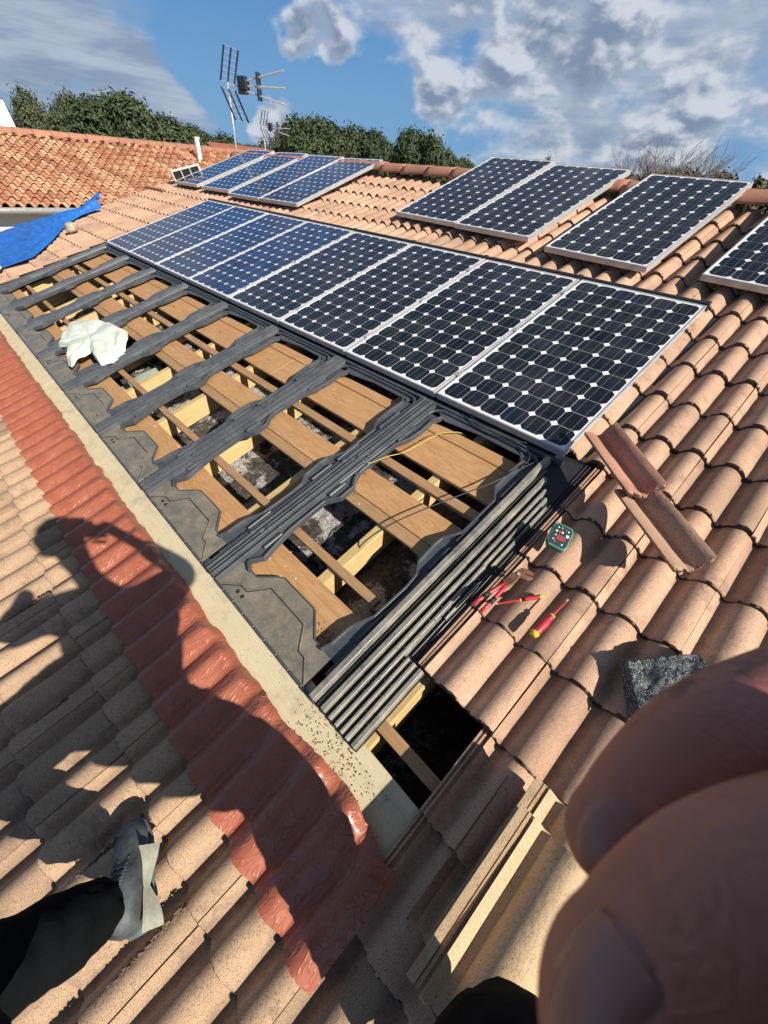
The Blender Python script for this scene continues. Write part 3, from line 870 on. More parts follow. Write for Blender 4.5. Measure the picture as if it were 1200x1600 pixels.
def make_frame(first=False, last=False):
    parts = []
    # apron plate with trapezoid cut
    m = MB()
    poly = [(.018, -1.548), (.700, -1.548), (.700, -1.411)] + INNER + [(.018, -1.411)]
    def quadstrip(pts_top):
        for a, b2 in zip(pts_top, pts_top[1:]):
            m.prism([(a[0], -1.548), (b2[0], -1.548), (b2[0], b2[1]), (a[0], a[1])], PF - .004, PF)
    top = [(.018, -1.411), (.114, -1.411), (.163, -1.412), (.241, -1.344), (.268, -1.327), (.488, -1.327), (.588, -1.408), (.631, -1.408), (.700, -1.411)]
    quadstrip(top)
    parts.append(("apron", m, M_APRON, .0))
    # dark outline ridge of the cut
    m = MB(); pts = [(x, y) for x, y in top[1:-1]]
    rim(m, [(y, x) for x, y in pts], 1, PF - .012, PF + .006, .005)
    parts.append(("apron_rim", m, M_FRAME, .0015))
    m = MB(); gv = [(.065, -1.540), (.139, -1.481), (.188, -1.480), (.259, -1.396), (.503, -1.398), (.576, -1.478), (.615, -1.479), (.690, -1.541)]
    rim(m, [(y, x) for x, y in gv], 1, PF, PF + .0035, .006)
    parts.append(("apron_bead", m, M_APRON, .001))
    m = MB(); rim(m, [(y, x) for x, y in gv], -1, PF, PF + .0007, .0045); parts.append(("apron_groove", m, M_GROOVE, 0))
    m = MB()
    for hx in (.153, .191):
        m.lathe([(.0095, PF - .0001), (.0095, PF + .0008)], 12, Matrix.Translation((hx, -1.510, 0)))
    parts.append(("drain_hole", m, M_GROOVE, 0))
    m = MB(); 
    for q in range(9):
        a = .02 + q * .085; m.box(a, a + .078, -1.556, -1.546, PF - .010, PF + .006)
    m.box(.0, .80, -1.553, -1.5485, PF - .014, PF + .002)
    parts.append(("apron_lip", m, M_FRAME, .002))
    # side plates
    m = strip_mesh("p", LT, .018, PF - .004, PF + .001, M_FRAME); rim(m, LT, 1, PF - .014, PF + .018, .010)
    parts.append(("side_plate", m, M_FRAME, .001))
    m = strip_mesh("p", RT, .735, PF - .004, PF + .001, M_FRAME); rim(m, RT, -1, PF - .014, PF + .020, .010)
    parts.append(("side_plate", m, M_FRAME, .001))
    # raised pads beside the opening
    for (a, b2) in ((-1.27, -1.21), (-.86, -.80), (-.36, -.27), (-.68, -.60)):
        m = MB(); m.box(.052, .070, a - .03, b2 + .02, PF + .001, PF + .018); parts.append(("clip_seat", m, M_FRAME, .003))
        m = MB(); m.box(.722, .736, a - .02, b2 + .06, PF + .001, PF + .022); parts.append(("clip_seat", m, M_FRAME, .003))
    # top plate
    m = MB()
    m.prism([(.0, -.03), (.0, -.005), (.826, -.005), (.826, -.03)][::-1], PF - .004, PF + .012)
    tp = [(.02, -.03), (.135, -.10), (.165, -.105), (.38, -.082), (.60, -.088), (.655, -.088), (.68, -.10), (.72, -.03)]
    for a, b2 in zip(tp, tp[1:]): m.prism([(a[0], a[1]), (b2[0], b2[1]), (b2[0], -.029), (a[0], -.029)], PF - .004, PF + .003)
    for a, b2 in ((.10, .34), (.36, .64)): m.box(a, b2, -.060, -.052, PF + .003, PF + .014)
    m.box(.05, .76, -.040, -.032, PF + .003, PF + .022)
    parts.append(("top_plate", m, M_FRAME, .002))
    m = MB(); path = [(.736, -1.46), (.742, -1.30), (.744, -.7), (.742, -.20)]
    for k in range(7):
        a = pi / 2 * k / 6; path.append((.672 + .070 * cos(a), -.125 + .070 * sin(a)))
    path += [(.5, -.052), (.3, -.050)]
    for k in range(7):
        a = pi / 2 + pi / 2 * k / 6; path.append((.115 + .070 * cos(a), -.122 + .070 * sin(a)))
    path += [(.044, -.30), (.040, -.8)]
    m.tube([(x, y, PF + .010) for x, y in path], .0085, 7)
    parts.append(("tray_rim", m, M_FRAME, 0))
    # longitudinal ribs
    segs = [(-1.548, -1.02), (-1.025, -.50), (-.505, -.035)]
    ribs = [(-.082, -.064, .020), (-.054, -.040, .034), (-.028, -.016, .028), (-.006, .010, .036), (.022, .036, .024)]
    if last: ribs2 = []
    for (xa, xb, h) in ribs:
        m = MB()
        for q, (a, b2) in enumerate(segs):
            e = .0015 * (q - 1); hh = h + .0018 * ((q * 3 + int(xa * 1000)) % 3)
            m.add([(xa - .004 - e, a, PF), (xa + .002, a, PF + hh), (xb - .002, a, PF + hh), (xb + .004 + e, a, PF),
                   (xa - .004 - e, b2, PF), (xa + .002, b2, PF + hh), (xb - .002, b2, PF + hh), (xb + .004 + e, b2, PF)],
                  [(0, 1, 2, 3), (7, 6, 5, 4), (0, 4, 5, 1), (1, 5, 6, 2), (2, 6, 7, 3), (3, 7, 4, 0)])
        for v in (-1.22, -.62):
            vv = v + xa * 1.5
            m.box(xa - .002, xb + .002, vv, vv + .022, PF, PF + h + .003)
        parts.append(("rib", m, M_FRAME, .0015))
    m = MB(); m.box(-.092, .018, -1.548, -.02, PF - .006, PF + .0035); parts.append(("channel", m, M_FRAME, 0))
    return parts
FPARTS = [(n, m.mesh(n, mat), bv) for n, m, mat, bv in make_frame()]
flab = ["far end mounting frame beside the pale flat tiles", "second mounting frame from the far end", "third mounting frame from the far end, left of the white cloth",
        "mounting frame partly covered by the white cloth", "mounting frame fourth from the near end, just right of the white cloth", "third mounting frame from the near end", "second mounting frame from the near end, with bright sunlit wool below",
        "nearest mounting frame, crossed by a yellow wire and a black cable"]
for i in range(8):
    t = thing("mounting_frame", "black plastic " + flab[i], "mounting frame", RM(i * .826, 0, 0), "open in-roof mounting frames")
    for n, me, bv in FPARTS:
        link(n, me, t, Matrix(), bevel=bv)

# edge flashing at the right of the last frame
ef = thing("side_flashing", "stack of dusty ribbed black flashing strips between the last frame and the pink tiles", "flashing", RM(6.608, 0, -.06))
def ridge_strip(parent, xa, xb, va, vb, h, mat, w0=0.0, skew=0.0):
    m = MB(); n = 6
    k = min(.006, (xb - xa) * .25)
    for q in range(n):
        a = va + (vb - va) * q / n; b2 = va + (vb - va) * (q + 1) / n
        ja = 0
        sa, sb = skew * q / n, skew * (q + 1) / n
        m.add([(xa + sa, a, w0), (xa + k + sa, a, w0 + h), (xb - k + sa, a, w0 + h), (xb + sa, a, w0),
               (xa + sb, b2, w0), (xa + k + sb, b2, w0 + h), (xb - k + sb, b2, w0 + h), (xb + sb, b2, w0)],
              [(0, 4, 5, 1), (1, 5, 6, 2), (2, 6, 7, 3)] + ([(0, 1, 2, 3)] if q == 0 else []) + ([(7, 6, 5, 4)] if q == n - 1 else []))
    return m.build("flashing_rib", mat, parent, bevel=.0015)
# main raised outer rail of the last frame
for q, (a, b2) in enumerate(((-1.548, -1.30), (-1.302, -.78), (-.782, -.26), (-.262, -.045))):
    ridge_strip(ef, -.082, -.046, a, b2, .034 + .003 * (q % 2), M_FLASH)
ridge_strip(ef, -.04, -.03, -1.548, -.1, .012, M_FLASH)
for (xa, xb, va, vb, h, w0) in ((-.020, .012, -1.545, -.76, .030, 0), (-.020, .010, -.758, -.16, .027, 0),
                            (.022, .046, -1.545, -.70, .026, 0), (.022, .044, -.698, -.22, .024, 0), (.054, .078, -1.545, -.72, .024, .0), (.052, .070, -.718, -.26, .022, 0),
                            (.086, .106, -1.545, -1.205, .026, .0), (.112, .136, -1.545, -1.205, .024, .0), (.142, .170, -1.545, -1.205, .020, .0),
                            (.086, .100, -1.0, -.80, .016, .0), (.080, .094, -.70, -.30, .018, 0)):
    ridge_strip(ef, xa, xb, va, vb, h, M_FLASH, w0)
m = MB(); m.box(-.09, .172, -1.548, -1.205, -.016, .002); m.box(-.09, .165, -1.203, 1.60, -.026, -.008); m.build("flashing_base", M_BLACK, ef)
for x in (.088, .104, .120, .136, .150):
    ridge_strip(ef, x, x + .008, -1.19, .9, .008, M_BLACK, -.008)

# ------------------------------------------------------------------ loose tiles
def loose_tile(u, v, w, rz, rx, ry, me, label, mat=None, group=None, w0c=None):
    o = link("roof_tile", me)
    o.matrix_world = RM(u, v, w) @ Matrix.Rotation(rz, 4, 'Z') @ Matrix.Rotation(ry, 4, 'Y') @ Matrix.Rotation(rx, 4, 'X')
    return tag(o, label, "roof tile", group)
T_PALE = [tile_mesh("roof_tile", M_TILE_PALE, 40, 8, 70 + s, length=.44, wide=True) for s in range(3)]
T_DARK = tile_mesh("roof_tile", M_TILE_OLD, 40, 8, 77, length=.44, ribs=False)
GP = "tiles piled at the corner of the opening"
loose_tile(7.165, -1.700, -.055, .0, .0, 0, T_DARK, "weathered tile at the bottom of the corner pile, its edge in shade", group=GP)
loose_tile(7.235, -1.70, -.012, .02, .0, 0, T_DARK, "weathered tile second from the bottom of the corner pile", group=GP)
loose_tile(7.262, -1.655, .04, -.0, .0, 0, T_PALE[0], "sandy tile second from the top of the corner pile, sticking out at its upper end", group=GP)
loose_tile(7.265, -1.742, .092, .0, .0, 0, T_PALE[1], "sandy sunlit tile on top of the corner pile by the fingers", group=GP)
half = tile_mesh("roof_tile", M_TILE, 30, 10, 81, x0=-.030, x1=.112, length=.39, ribs=False, rough=2.4)
half_r = tile_mesh("roof_tile", tile_material("roof_tile_ruddy", (0.56, 0.315, 0.22), (0.28, 0.13, 0.09), (0.48, 0.15, 0.09)), 30, 10, 82, x0=-.030, x1=.112, length=.39, ribs=False, rough=2.4)
# direction along +u/-v : tile length axis (local y) from lower end
def lean(o_u, o_v, w, dirx, diry, me, label, rx=0.0, ry=0.0):
    a = math.atan2(diry, dirx) - pi / 2
    return loose_tile(o_u, o_v, w, a, rx, ry, me, label, group="cut tiles lying across the roof")
lean(7.235, -.365, .055, -.82, .57, half, "rough cut tile lying crosswise, lower of the two, its broken end over the pink tiles", rx=.02, ry=-.12)
lean(6.975, -.165, .075, -.80, .60, half_r, "cut tile with a red inside lying crosswise, reaching the corner of the nearest panel", rx=.02, ry=-.12)

# ------------------------------------------------------------------ felt scrap, meter, tools
def felt():
    mb = MB()
    c = [(7.232, -.745), (7.405, -.555), (7.47, -.62), (7.355, -.90)]
    def fn(s, t):
        a = Vector(c[0]).lerp(Vector(c[1]), s); b2 = Vector(c[3]).lerp(Vector(c[2]), s); p = a.lerp(b2, t)
        ed = min(s, 1 - s, t, 1 - t)
        return (p.x, p.y, .030 + .016 * fbm(p.x * 11, p.y * 11, 3) - .030 * max(0, 1 - ed / .06) + .004 * fbm(p.x * 60, p.y * 60, 1) - .03 * (1 - s) * (1 - t) * 0 + .012 * sin(s * pi))
    mb.grid(fn, 60, 44, .003)
    tag(mb.build("roofing_felt", M_FELT, None, RM(), smooth=True), "crumpled scrap of glittery black roofing felt lying on the pink tiles", "roofing felt")
    mb = MB()
felt()
def meter():
    t = thing("hand_meter", "small green hand-held meter with red and white display on the first pink tiles", "meter", RM(6.835, -.455, .012) @ Matrix.Rotation(radians(12), 4, 'Z') @ Matrix.Rotation(radians(8), 4, 'X') @ Matrix.Rotation(radians(14), 4, 'Y') @ Matrix.Scale(1.15, 4))
    m = MB(); m.prism([(-.028, -.048), (.028, -.048), (.036, -.030), (.036, .036), (.026, .048), (-.026, .048), (-.036, .036), (-.036, -.030)], 0, .026)
    m.build("case", M_METERG, t, bevel=.004, seg=2)
    m = MB(); m.prism([(-.026, -.040), (.026, -.040), (.030, -.026), (.030, .030), (.022, .040), (-.022, .040), (-.030, .030), (-.030, -.026)], .026, .0275)
    m.build("face_plate", M_METERD, t)
    for (x, y, mat, s) in [(-.018, .028, M_METERW, .003), (-.006, .030, M_METERW, .0025), (.008, .028, M_METERR, .003), (.018, .026, M_METERW, .003), (.020, .008, M_METERW, .006),
                           (-.020, .012, M_METERW, .004), (-.010, .012, M_METERR, .0035), (0, .014, M_METERW, .004), (-.018, -.004, M_METERW, .003), (-.020, -.022, M_METERW, .003), (-.012, -.028, M_METERR, .003), (.014, -.030, M_METERW, .003)]:
        m = MB(); m.lathe([(s, .0275), (s, .029), (s * .7, .0296)], 10, Matrix.Translation((x, y, 0))); m.build("button", mat, t)
    for i in range(3):
        m = MB(); x = -.010 + i * .010
        for (a, b2, c, d) in ((0, .007, -.001, .001), (0, .007, -.009, -.007), (0, .007, -.017, -.015), (0, .0018, -.017, .001), (.0055, .0073, -.017, .001)):
            m.box(x + a, x + b2, c, d, .0275, .0282)
        m.build("digit", M_METERR, t)
meter()
def pliers():
    t = thing("water_pump_pliers", "rusty slip-joint pliers with red grips lying open at the edge of the tiles", "pliers", RM(6.795, -.80, .018) @ Matrix.Rotation(radians(-8), 4, 'Z'))
    for sx, nm in ((-1, 0), (1, 1)):
        m = MB()
        P = [(.012 * sx * .2, .045, .0), (sx * .009, .010, .0), (sx * .015, -.035, .0), (sx * .019, -.08, .0), (sx * .020, -.115, .0)]
        m.tube(P, [.0075, .0085, .009, .0085, .007], 10); m.build("grip", M_REDH, t, smooth=True)
        m = MB(); m.tube([(sx * .0145, -.030, .001), (sx * .0175, -.062, .001)], [.0098, .0098], 10); m.build("grip_band", M_DRUBBER, t, smooth=True)
    m = MB(); m.prism([(-.016, .04), (.012, .032), (.020, .075), (.012, .115), (-.006, .118), (-.018, .09)], -.005, .007); m.build("handle_arm", M_RUST, t, bevel=.002)
    m = MB(); m.prism([(-.010, .105), (.014, .098), (.042, .112), (.052, .132), (.040, .134), (.022, .124), (.004, .134), (-.012, .126)], -.006, .006); m.build("jaw", M_RUST, t, bevel=.002)
    m = MB(); m.prism([(.004, .124), (.022, .130), (.044, .140), (.036, .152), (.010, .148), (-.010, .134)], -.006, .006); m.build("jaw", M_RUST, t, bevel=.002)
    m = MB(); m.lathe([(.006, .0065), (.006, .011)], 10, Matrix.Translation((.004, .105, 0))); m.build("pivot", M_STEEL, t)
pliers()
def screwdriver(name, label, mw, L1, L2, r, shaft_mat, tipmat=M_STEEL):
    t = thing(name, label, "screwdriver", mw)
    R = Matrix.Rotation(radians(-90), 4, 'X')
    m = MB(); m.lathe([(r * .45, 0), (r * .8, .004), (r * 1.0, .018), (r * .92, .04), (r, .06), (r * .86, .078), (r * .62, L1 * .86), (r * .80, L1 * .93), (r * .62, L1)], 14, R); m.build("handle", M_REDH, t, smooth=True)
    m = MB(); m.lathe([(r * .3, -.003), (r * .74, -.001), (r * .90, .006), (r * .99, .013)], 14, R @ Matrix.Scale(1.03, 4)); m.build("handle_cap", M_YEL, t, smooth=True)
    m = MB(); m.lathe([(r * .66, L1 * .985), (r * .66, L1 + .004)], 12, R); m.build("collar", M_YEL, t)
    m = MB(); m.lathe([(.0038, L1), (.0036, L1 + L2)], 8, R); m.build("shaft", shaft_mat, t)
    m = MB(); m.box(-.003, .003, L1 + L2, L1 + L2 + .012, -.0012, .0012); m.build("tip", tipmat, t)
screwdriver("screwdriver", "fat red screwdriver with yellow butt lying alone in a tile groove", RM(6.985, -.862, .022) @ Matrix.Rotation(radians(-5), 4, 'Z') @ Matrix.Rotation(radians(-3), 4, 'X'), .105, .085, .0165, M_REDH)
screwdriver("screwdriver", "slim red screwdriver with yellow collar lying across the pliers", RM(6.925, -.700, -.008) @ Matrix.Rotation(radians(142), 4, 'Z'), .082, .085, .0085, M_REDH)

# wires
def wire(name, pts, r, mat, label):
    # smooth with catmull-rom
    P = [Vector(p) for p in pts]; out = []
    for i in range(len(P) - 1):
        p0, p1, p2, p3 = P[max(i - 1, 0)], P[i], P[i + 1], P[min(i + 2, len(P) - 1)]
        for k in range(8):
            t = k / 8
            out.append(.5 * ((2 * p1) + (-p0 + p2) * t + (2 * p0 - 5 * p1 + 4 * p2 - p3) * t * t + (-p0 + 3 * p1 - 3 * p2 + p3) * t ** 3))
    out.append(P[-1])
    m = MB(); m.tube(out, r, 7)
    tag(m.build(name, mat, None, RM(), smooth=True), label, "wire" if 'wire' in name else "cable")
wire("earth_wire", [(5.852, -.620, -.03), (5.862, -.600, -.035), (5.890, -.52, -.04), (5.925, -.44, -.055), (5.945, -.36, -.06), (5.962, -.28, -.06), (5.985, -.20, -.06), (6.04, -.12, -.08), (6.07, -.08, -.12)], .0024, M_YG, "thin yellow earth wire trailing over the boards inside the nearest frame")
wire("black_cable", [(6.13, -1.02, -.20), (6.16, -.95, -.10), (6.22, -.80, -.05), (6.32, -.58, -.035), (6.42, -.37, -.03), (6.48, -.22, -.025), (6.50, -.14, -.03), (6.51, -.08, -.05)], .0032, M_WIRE, "black cable stretched diagonally across the nearest frame opening")
wire("panel_cable", [(5.98, -.01, -.045), (6.06, -.045, -.035), (6.20, -.055, -.03), (6.32, -.05, -.03), (6.42, -.055, -.03), (6.47, -.09, -.035), (6.485, -.16, -.05)], .003, M_WIRE, "black cable looping below the edge of the nearest panel")
wire("panel_cable", [(6.02, -.0, -.04), (6.12, -.035, -.03), (6.24, -.036, -.025), (6.36, -.03, -.03), (6.41, -.01, -.04)], .0028, M_WIRE, "shorter black cable tucked along the lower edge of the nearest panel")

# ------------------------------------------------------------------ cloth
def cloth():
    mb = MB()
    # outline (u,v) polar samples around centre
    ring = [(2.50, -1.36), (2.34, -1.27), (2.20, -1.12), (2.22, -1.02), (2.42, -.92), (2.62, -.86), (2.92, -.84), (3.12, -.90), (3.26, -1.00), (3.35, -1.13), (3.30, -1.215), (3.10, -1.21), (2.99, -1.17), (3.02, -1.30), (3.10, -1.39), (3.0, -1.40), (2.80, -1.33), (2.62, -1.30)]
    cxx, cyy = 2.78, -1.10; n = 108; nr = 22
    rr2 = []
    for i in range(n):
        f = i / n * len(ring); a = int(f) % len(ring); t = f - int(f)
        p = Vector(ring[a]).lerp(Vector(ring[(a + 1) % len(ring)]), t); rr2.append(p)
    vs = [(cxx, cyy, .03)]
    for r in range(1, nr + 1):
        for i in range(n):
            t = r / nr; p = Vector((cxx, cyy)).lerp(rr2[i], t)
            ang = i / n * 2 * pi
            w = .012 + .010 * (1 - t * t) + .038 * (abs(fbm(p.x * 2.3 + p.y, p.y * 4.2, 8, 1)) + .5 * abs(fbm(p.x * 5 - p.y * 2, p.y * 8, 3, 1))) + .010 * sin(ang * 6 + 3 * fbm(p.x * 2, p.y * 2, 4)) * t + .003 * fbm(p.x * 12, p.y * 12, 2)
            w -= .05 * max(0, t - .85) / .15
            vs.append((p.x, p.y, w))
    fs = [(0, 1 + i, 1 + (i + 1) % n) for i in range(n)]
    for r in range(nr - 1):
        for i in range(n):
            a = 1 + r * n + i; b2 = 1 + r * n + (i + 1) % n
            fs.append((a, a + n, b2 + n, b2))
    mb.add(vs, fs)
    o = mb.build("cloth", M_CLOTH, None, RM(), smooth=True)
    tag(o, "pale greenish-white dust sheet crumpled over the black mounting frames", "cloth")
cloth()
# grey-green sheet inside the attic
m = MB(); m.grid(lambda s, t: (3.30 + .42 * s, -1.25 + .42 * t, -.24 + .02 * sin(7 * s + 3 * t) - .03 * s), 20, 20)
tag(m.build("folded_sheet", simple("grey_green_sheet", (0.28, 0.33, 0.27), .9), None, RM(), smooth=True), "grey-green sheet down inside the opening right of the white cloth", "cloth")

# ------------------------------------------------------------------ tarp and stone
def tarp():
    mb = MB()
    up = [(-3.10, -1.45), (-3.05, -1.0), (-3.0, -.6), (-2.85, -.25), (-2.72, .05), (-2.6, .35), (-2.56, .60), (-2.5, .86)]
    lo = [(-.95, -1.55), (-.72, -1.20), (-.64, -.80), (-1.12, -.42), (-1.62, -.12), (-1.85, .08), (-2.02, .30), (-1.98, .62)]
    def at(tab, t):
        f = t * (len(tab) - 1); a = min(int(f), len(tab) - 2); return Vector(tab[a]).lerp(Vector(tab[a + 1]), f - a)
    def fn(s, t):
        p = at(lo, s).lerp(at(up, s), t)
        w = .015 + .035 * (1 - abs(2 * t - 1)) + .05 * fbm(p.x * 1.3, p.y * 3.2, 5) * (1 - abs(2 * t - 1)) + .02 * fbm(p.x * 5, p.y * 9, 1) + .01 * sin(t * 40 + s * 12)
        if p.x < -2.45: w += .0
        if s > .80: w += .07 * (s - .80) / .20 * (1 + .6 * sin(t * 9))
        if t < .04: w = .0
        return (p.x, p.y, w)
    mb.grid(fn, 90, 60)
    tag(mb.build("tarp", M_TARP, None, RM(), smooth=True), "crumpled bright blue tarpaulin spread over the far left edge of the roof", "tarpaulin")
tarp()
def lump(name, mat, loc, r, label, cat, sx=(1, 1, 1), seed=0, mw=None):
    m = MB(); n1, n2 = 18, 12
    prof_ = []
    vs = []
    for j in range(n2 + 1):
        for i in range(n1):
            a = 2 * pi * i / n1; b2 = -pi / 2 + pi * j / n2
            d = Vector((cos(b2) * cos(a), cos(b2) * sin(a), sin(b2)))
            k = r * (1 + .22 * fbm(d.x * 1.4 + seed, d.y * 1.4, d.z * 1.4) + .05 * fbm(d.x * 6, d.y * 6, d.z * 6))
            vs.append((d.x * k * sx[0], d.y * k * sx[1], d.z * k * sx[2]))
    fs = [(j * n1 + i, j * n1 + (i + 1) % n1, (j + 1) * n1 + (i + 1) % n1, (j + 1) * n1 + i) for j in range(n2) for i in range(n1)]
    m.add(vs, fs)
    return tag(m.build(name, mat, None, RM(*loc), smooth=True), label, cat)
lump("stone", M_STONE, (-1.22, -.08, .045), .085, "rounded tan stone weighing down the blue tarpaulin", "stone", (1.1, 1, .75))
lump("rubble_piece", M_WHITE, (-.70, -1.24, .02), .05, "small white rubble piece at the near corner of the tarpaulin", "rubble", (1.3, 1, .5), 4)

# slatted vent box at far left
vb = thing("vent_box", "small pale box with three dark openings beside the furthest solar panel", "vent", RM(-1.90, 1.95, .0) @ Matrix.Rotation(radians(60), 4, 'Z') @ Matrix.Scale(.82, 4))
m = MB(); m.box(0, .58, 0, .14, -.02, .0)
m.box(0, .58, .12, .14, 0, .15); m.box(0, .02, 0, .12, 0, .15); m.box(.56, .58, 0, .12, 0, .15); m.box(.19, .205, 0, .12, 0, .15); m.box(.375, .39, 0, .12, 0, .15); m.box(0, .58, 0, .14, .15, .168)
m.build("box", M_WHITE, vb, bevel=.003)
for a in (.022, .207, .392):
    m = MB(); m.box(a, a + .166, .02, .03, .0, .148); m.build("opening_panel", M_BLACK, vb)

# ------------------------------------------------------------------ neighbouring wing with barrel tiles
SW = 1.38
def wingp(p): return CAMP + (Vector(p) - CAMP) * SW
E0 = wingp((-2.44, .0, .135)); RG = wingp((-5.3, 0, 1.01))
WX0, WZ0 = E0.x, E0.z; WX1, WZ1 = RG.x, RG.z
slopeL = sqrt((WX0 - WX1) ** 2 + (WZ0 - WZ1) ** 2); wa = math.atan2(WZ1 - WZ0, WX0 - WX1)
# local frame: x along Y world (columns), y up-slope (towards -X), z normal
ex = Vector((0, 1, 0)); ey = Vector((-cos(wa), 0, sin(wa))); ez = ex.cross(ey)
if ez.z < 0: ez = -ez
# keep right-handed: x = -Y? compute
ex = ey.cross(ez)
WM = Matrix(((ex.x, ey.x, ez.x, WX0), (ex.y, ey.y, ez.y, 0), (ex.z, ey.z, ez.z, WZ0), (0, 0, 0, 1)))
M_CANAL = canal_material()
wing = thing("neighbouring_roof", "orange barrel-tiled roof of the neighbouring wing below the trees on the left", "roof", WM)
def canal_mesh(seed):
    mb = MB(); pw, L = .205, .42; nx = 12
    def fn(s, t):
        x = pw * s; y = L * t
        a = s
        if a < .64: h = .062 * sin(pi * a / .64) ** .8 * (1.08 - .16 * t)
        else: h = -.016 * sin(pi * (a - .64) / .36)
        return (x, y, h + .030 * (1 - t) + .001 * fbm(s * 4, t * 4, seed))
    mb.grid(fn, nx, 2, .016)
    me = mb.mesh("barrel_tile", M_CANAL, True); me.set_sharp_from_angle(angle=radians(50))
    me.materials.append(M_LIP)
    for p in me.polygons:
        if p.normal.y < -.75: p.material_index = 1  # painted shadow line on the lower edge of each barrel tile
    return me
CM = [canal_mesh(s) for s in range(3)]
sgn = 1 if ex.y > 0 else -1
cells = []
nrow = int(slopeL / .345) + 1
for r in range(nrow):
    for c in range(-14, 52):
        y = c * .205
        X = (y if sgn > 0 else -y - .205)
        p = WM @ Vector((X, r * .345, 0)); d = (p - CAMP); z = d.dot(cz)
        px, py = d.dot(cx) / z * 627 + 600, d.dot(cy) / z * 627 + 800
        vis = -25 < px < 460 and py < 345
        hid = px > 330 and py > 262 or py > 340
        cells.append(((0 if vis and not hid else 1e4) + d.length, X, r * .345))
cells.sort()
rw = random.Random(5)
for n_, (d, X, Y) in enumerate(cells[:299]):
    o = link("barrel_tile", CM[n_ % 3], wing, Matrix.Translation((X, Y + rw.uniform(-.02, .02), rw.uniform(-.006, .006))) @ Matrix.Rotation(rw.uniform(-.02, .02), 4, 'Z'))
fm = MB(); cdat = [([v.co.copy() for v in me.vertices], [tuple(p.vertices) for p in me.polygons]) for me in CM]
for n_, (d, X, Y) in enumerate(cells[299:]):
    vs, fs = cdat[n_ % 3]; mm = Matrix.Translation((X, Y + rw.uniform(-.02, .02), rw.uniform(-.005, .005)))
    fm.add([mm @ v for v in vs], fs)
o = fm.build("barrel_tiles", M_CANAL, wing, smooth=True); o['kind'] = 'stuff'; o.data.set_sharp_from_angle(angle=radians(50))
rm2 = ridge_mesh(.45, .13, .10, M_RIDGE); 
nr_ = 32
for i in range(nr_):
    o = link("ridge_tile", rm2, wing)
    X = (-3.0 + .42 * i) * sgn
    o.matrix_local = Matrix.Translation((X, slopeL + .02, .04)) @ Matrix.Rotation(0 if sgn > 0 else pi, 4, 'Z') @ Matrix.Rotation(-.02, 4, 'Y')
    sm = o.modifiers.new("thick", 'SOLIDIFY'); sm.thickness = .014
ws = WM.inverted()
m = MB(); m.box(min(-3 * sgn, 11 * sgn), max(-3 * sgn, 11 * sgn), slopeL - .10, slopeL - .04, -.02, .075); m.build("ridge_underlay", M_DECK, wing)
m = MB(); m.box(min(-3 * sgn, 11 * sgn), max(-3 * sgn, 11 * sgn), .05, slopeL, -.09, -.03); m.build("roof_deck", M_DECK, wing)
# far slope
m = MB(); a0 = WM.inverted() @ Vector((WX1, -3, WZ1 - .02)); 
pts = [WM.inverted() @ Vector(q) for q in ((WX1, -3, WZ1 - .03), (WX1, 11, WZ1 - .03), (WX1 - 4, 11, WZ1 - 1.3), (WX1 - 4, -3, WZ1 - 1.3))]
m.add(pts, [(0, 1, 2, 3)]); m.build("back_slope", M_CANAL, wing)
# gutter, soffit, wall
m = MB(); m.tube([WM.inverted() @ Vector((WX0 + .08, y, WZ0 - .03)) for y in (-3.2, 1.6)], .055, 10); m.build("gutter", simple("grey_gutter", (0.45, 0.45, 0.44), .4, .3), wing, smooth=True)
m = MB(); m.add([WM.inverted() @ Vector(q) for q in ((WX0 + .02, -3.2, WZ0 - .09), (WX0 + .02, 1.6, WZ0 - .09), (WX0 - .45, 1.6, WZ0 - .09), (WX0 - .45, -3.2, WZ0 - .09), (WX0 + .02, -3.2, WZ0 - .02), (WX0 + .02, 1.6, WZ0 - .02), (WX0 - .45, 1.6, WZ0 - .02), (WX0 - .45, -3.2, WZ0 - .02))], [(0, 3, 2, 1), (4, 5, 6, 7), (0, 1, 5, 4), (1, 2, 6, 5), (2, 3, 7, 6), (3, 0, 4, 7)]); m.build("fascia", M_WHITE, wing)
m = MB(); m.box(WX0 - .55, WX0 - .30, -3.2, 8.0, -3.4, WZ0 - .09)
tag(m.build("wing_wall", M_WHITE), "cream rendered wall under the gutter of the neighbouring roof", "wall")
# small roof vent tile
def pix(x, y, D):
    d = cx * ((x - 600) / 627.3) + cy * ((y - 800) / 627.3) + cz
    return CAMP + d.normalized() * D
P = pix(233, 256, 14.6)
q = WM.inverted() @ P; q.z = .07
m = MB(); m.lathe([(.13, -.06), (.12, .03), (.16, .035), (.15, .06), (.02, .10)], 14, Matrix.Translation(q)); m.build("roof_vent", M_CANAL, wing, smooth=True)

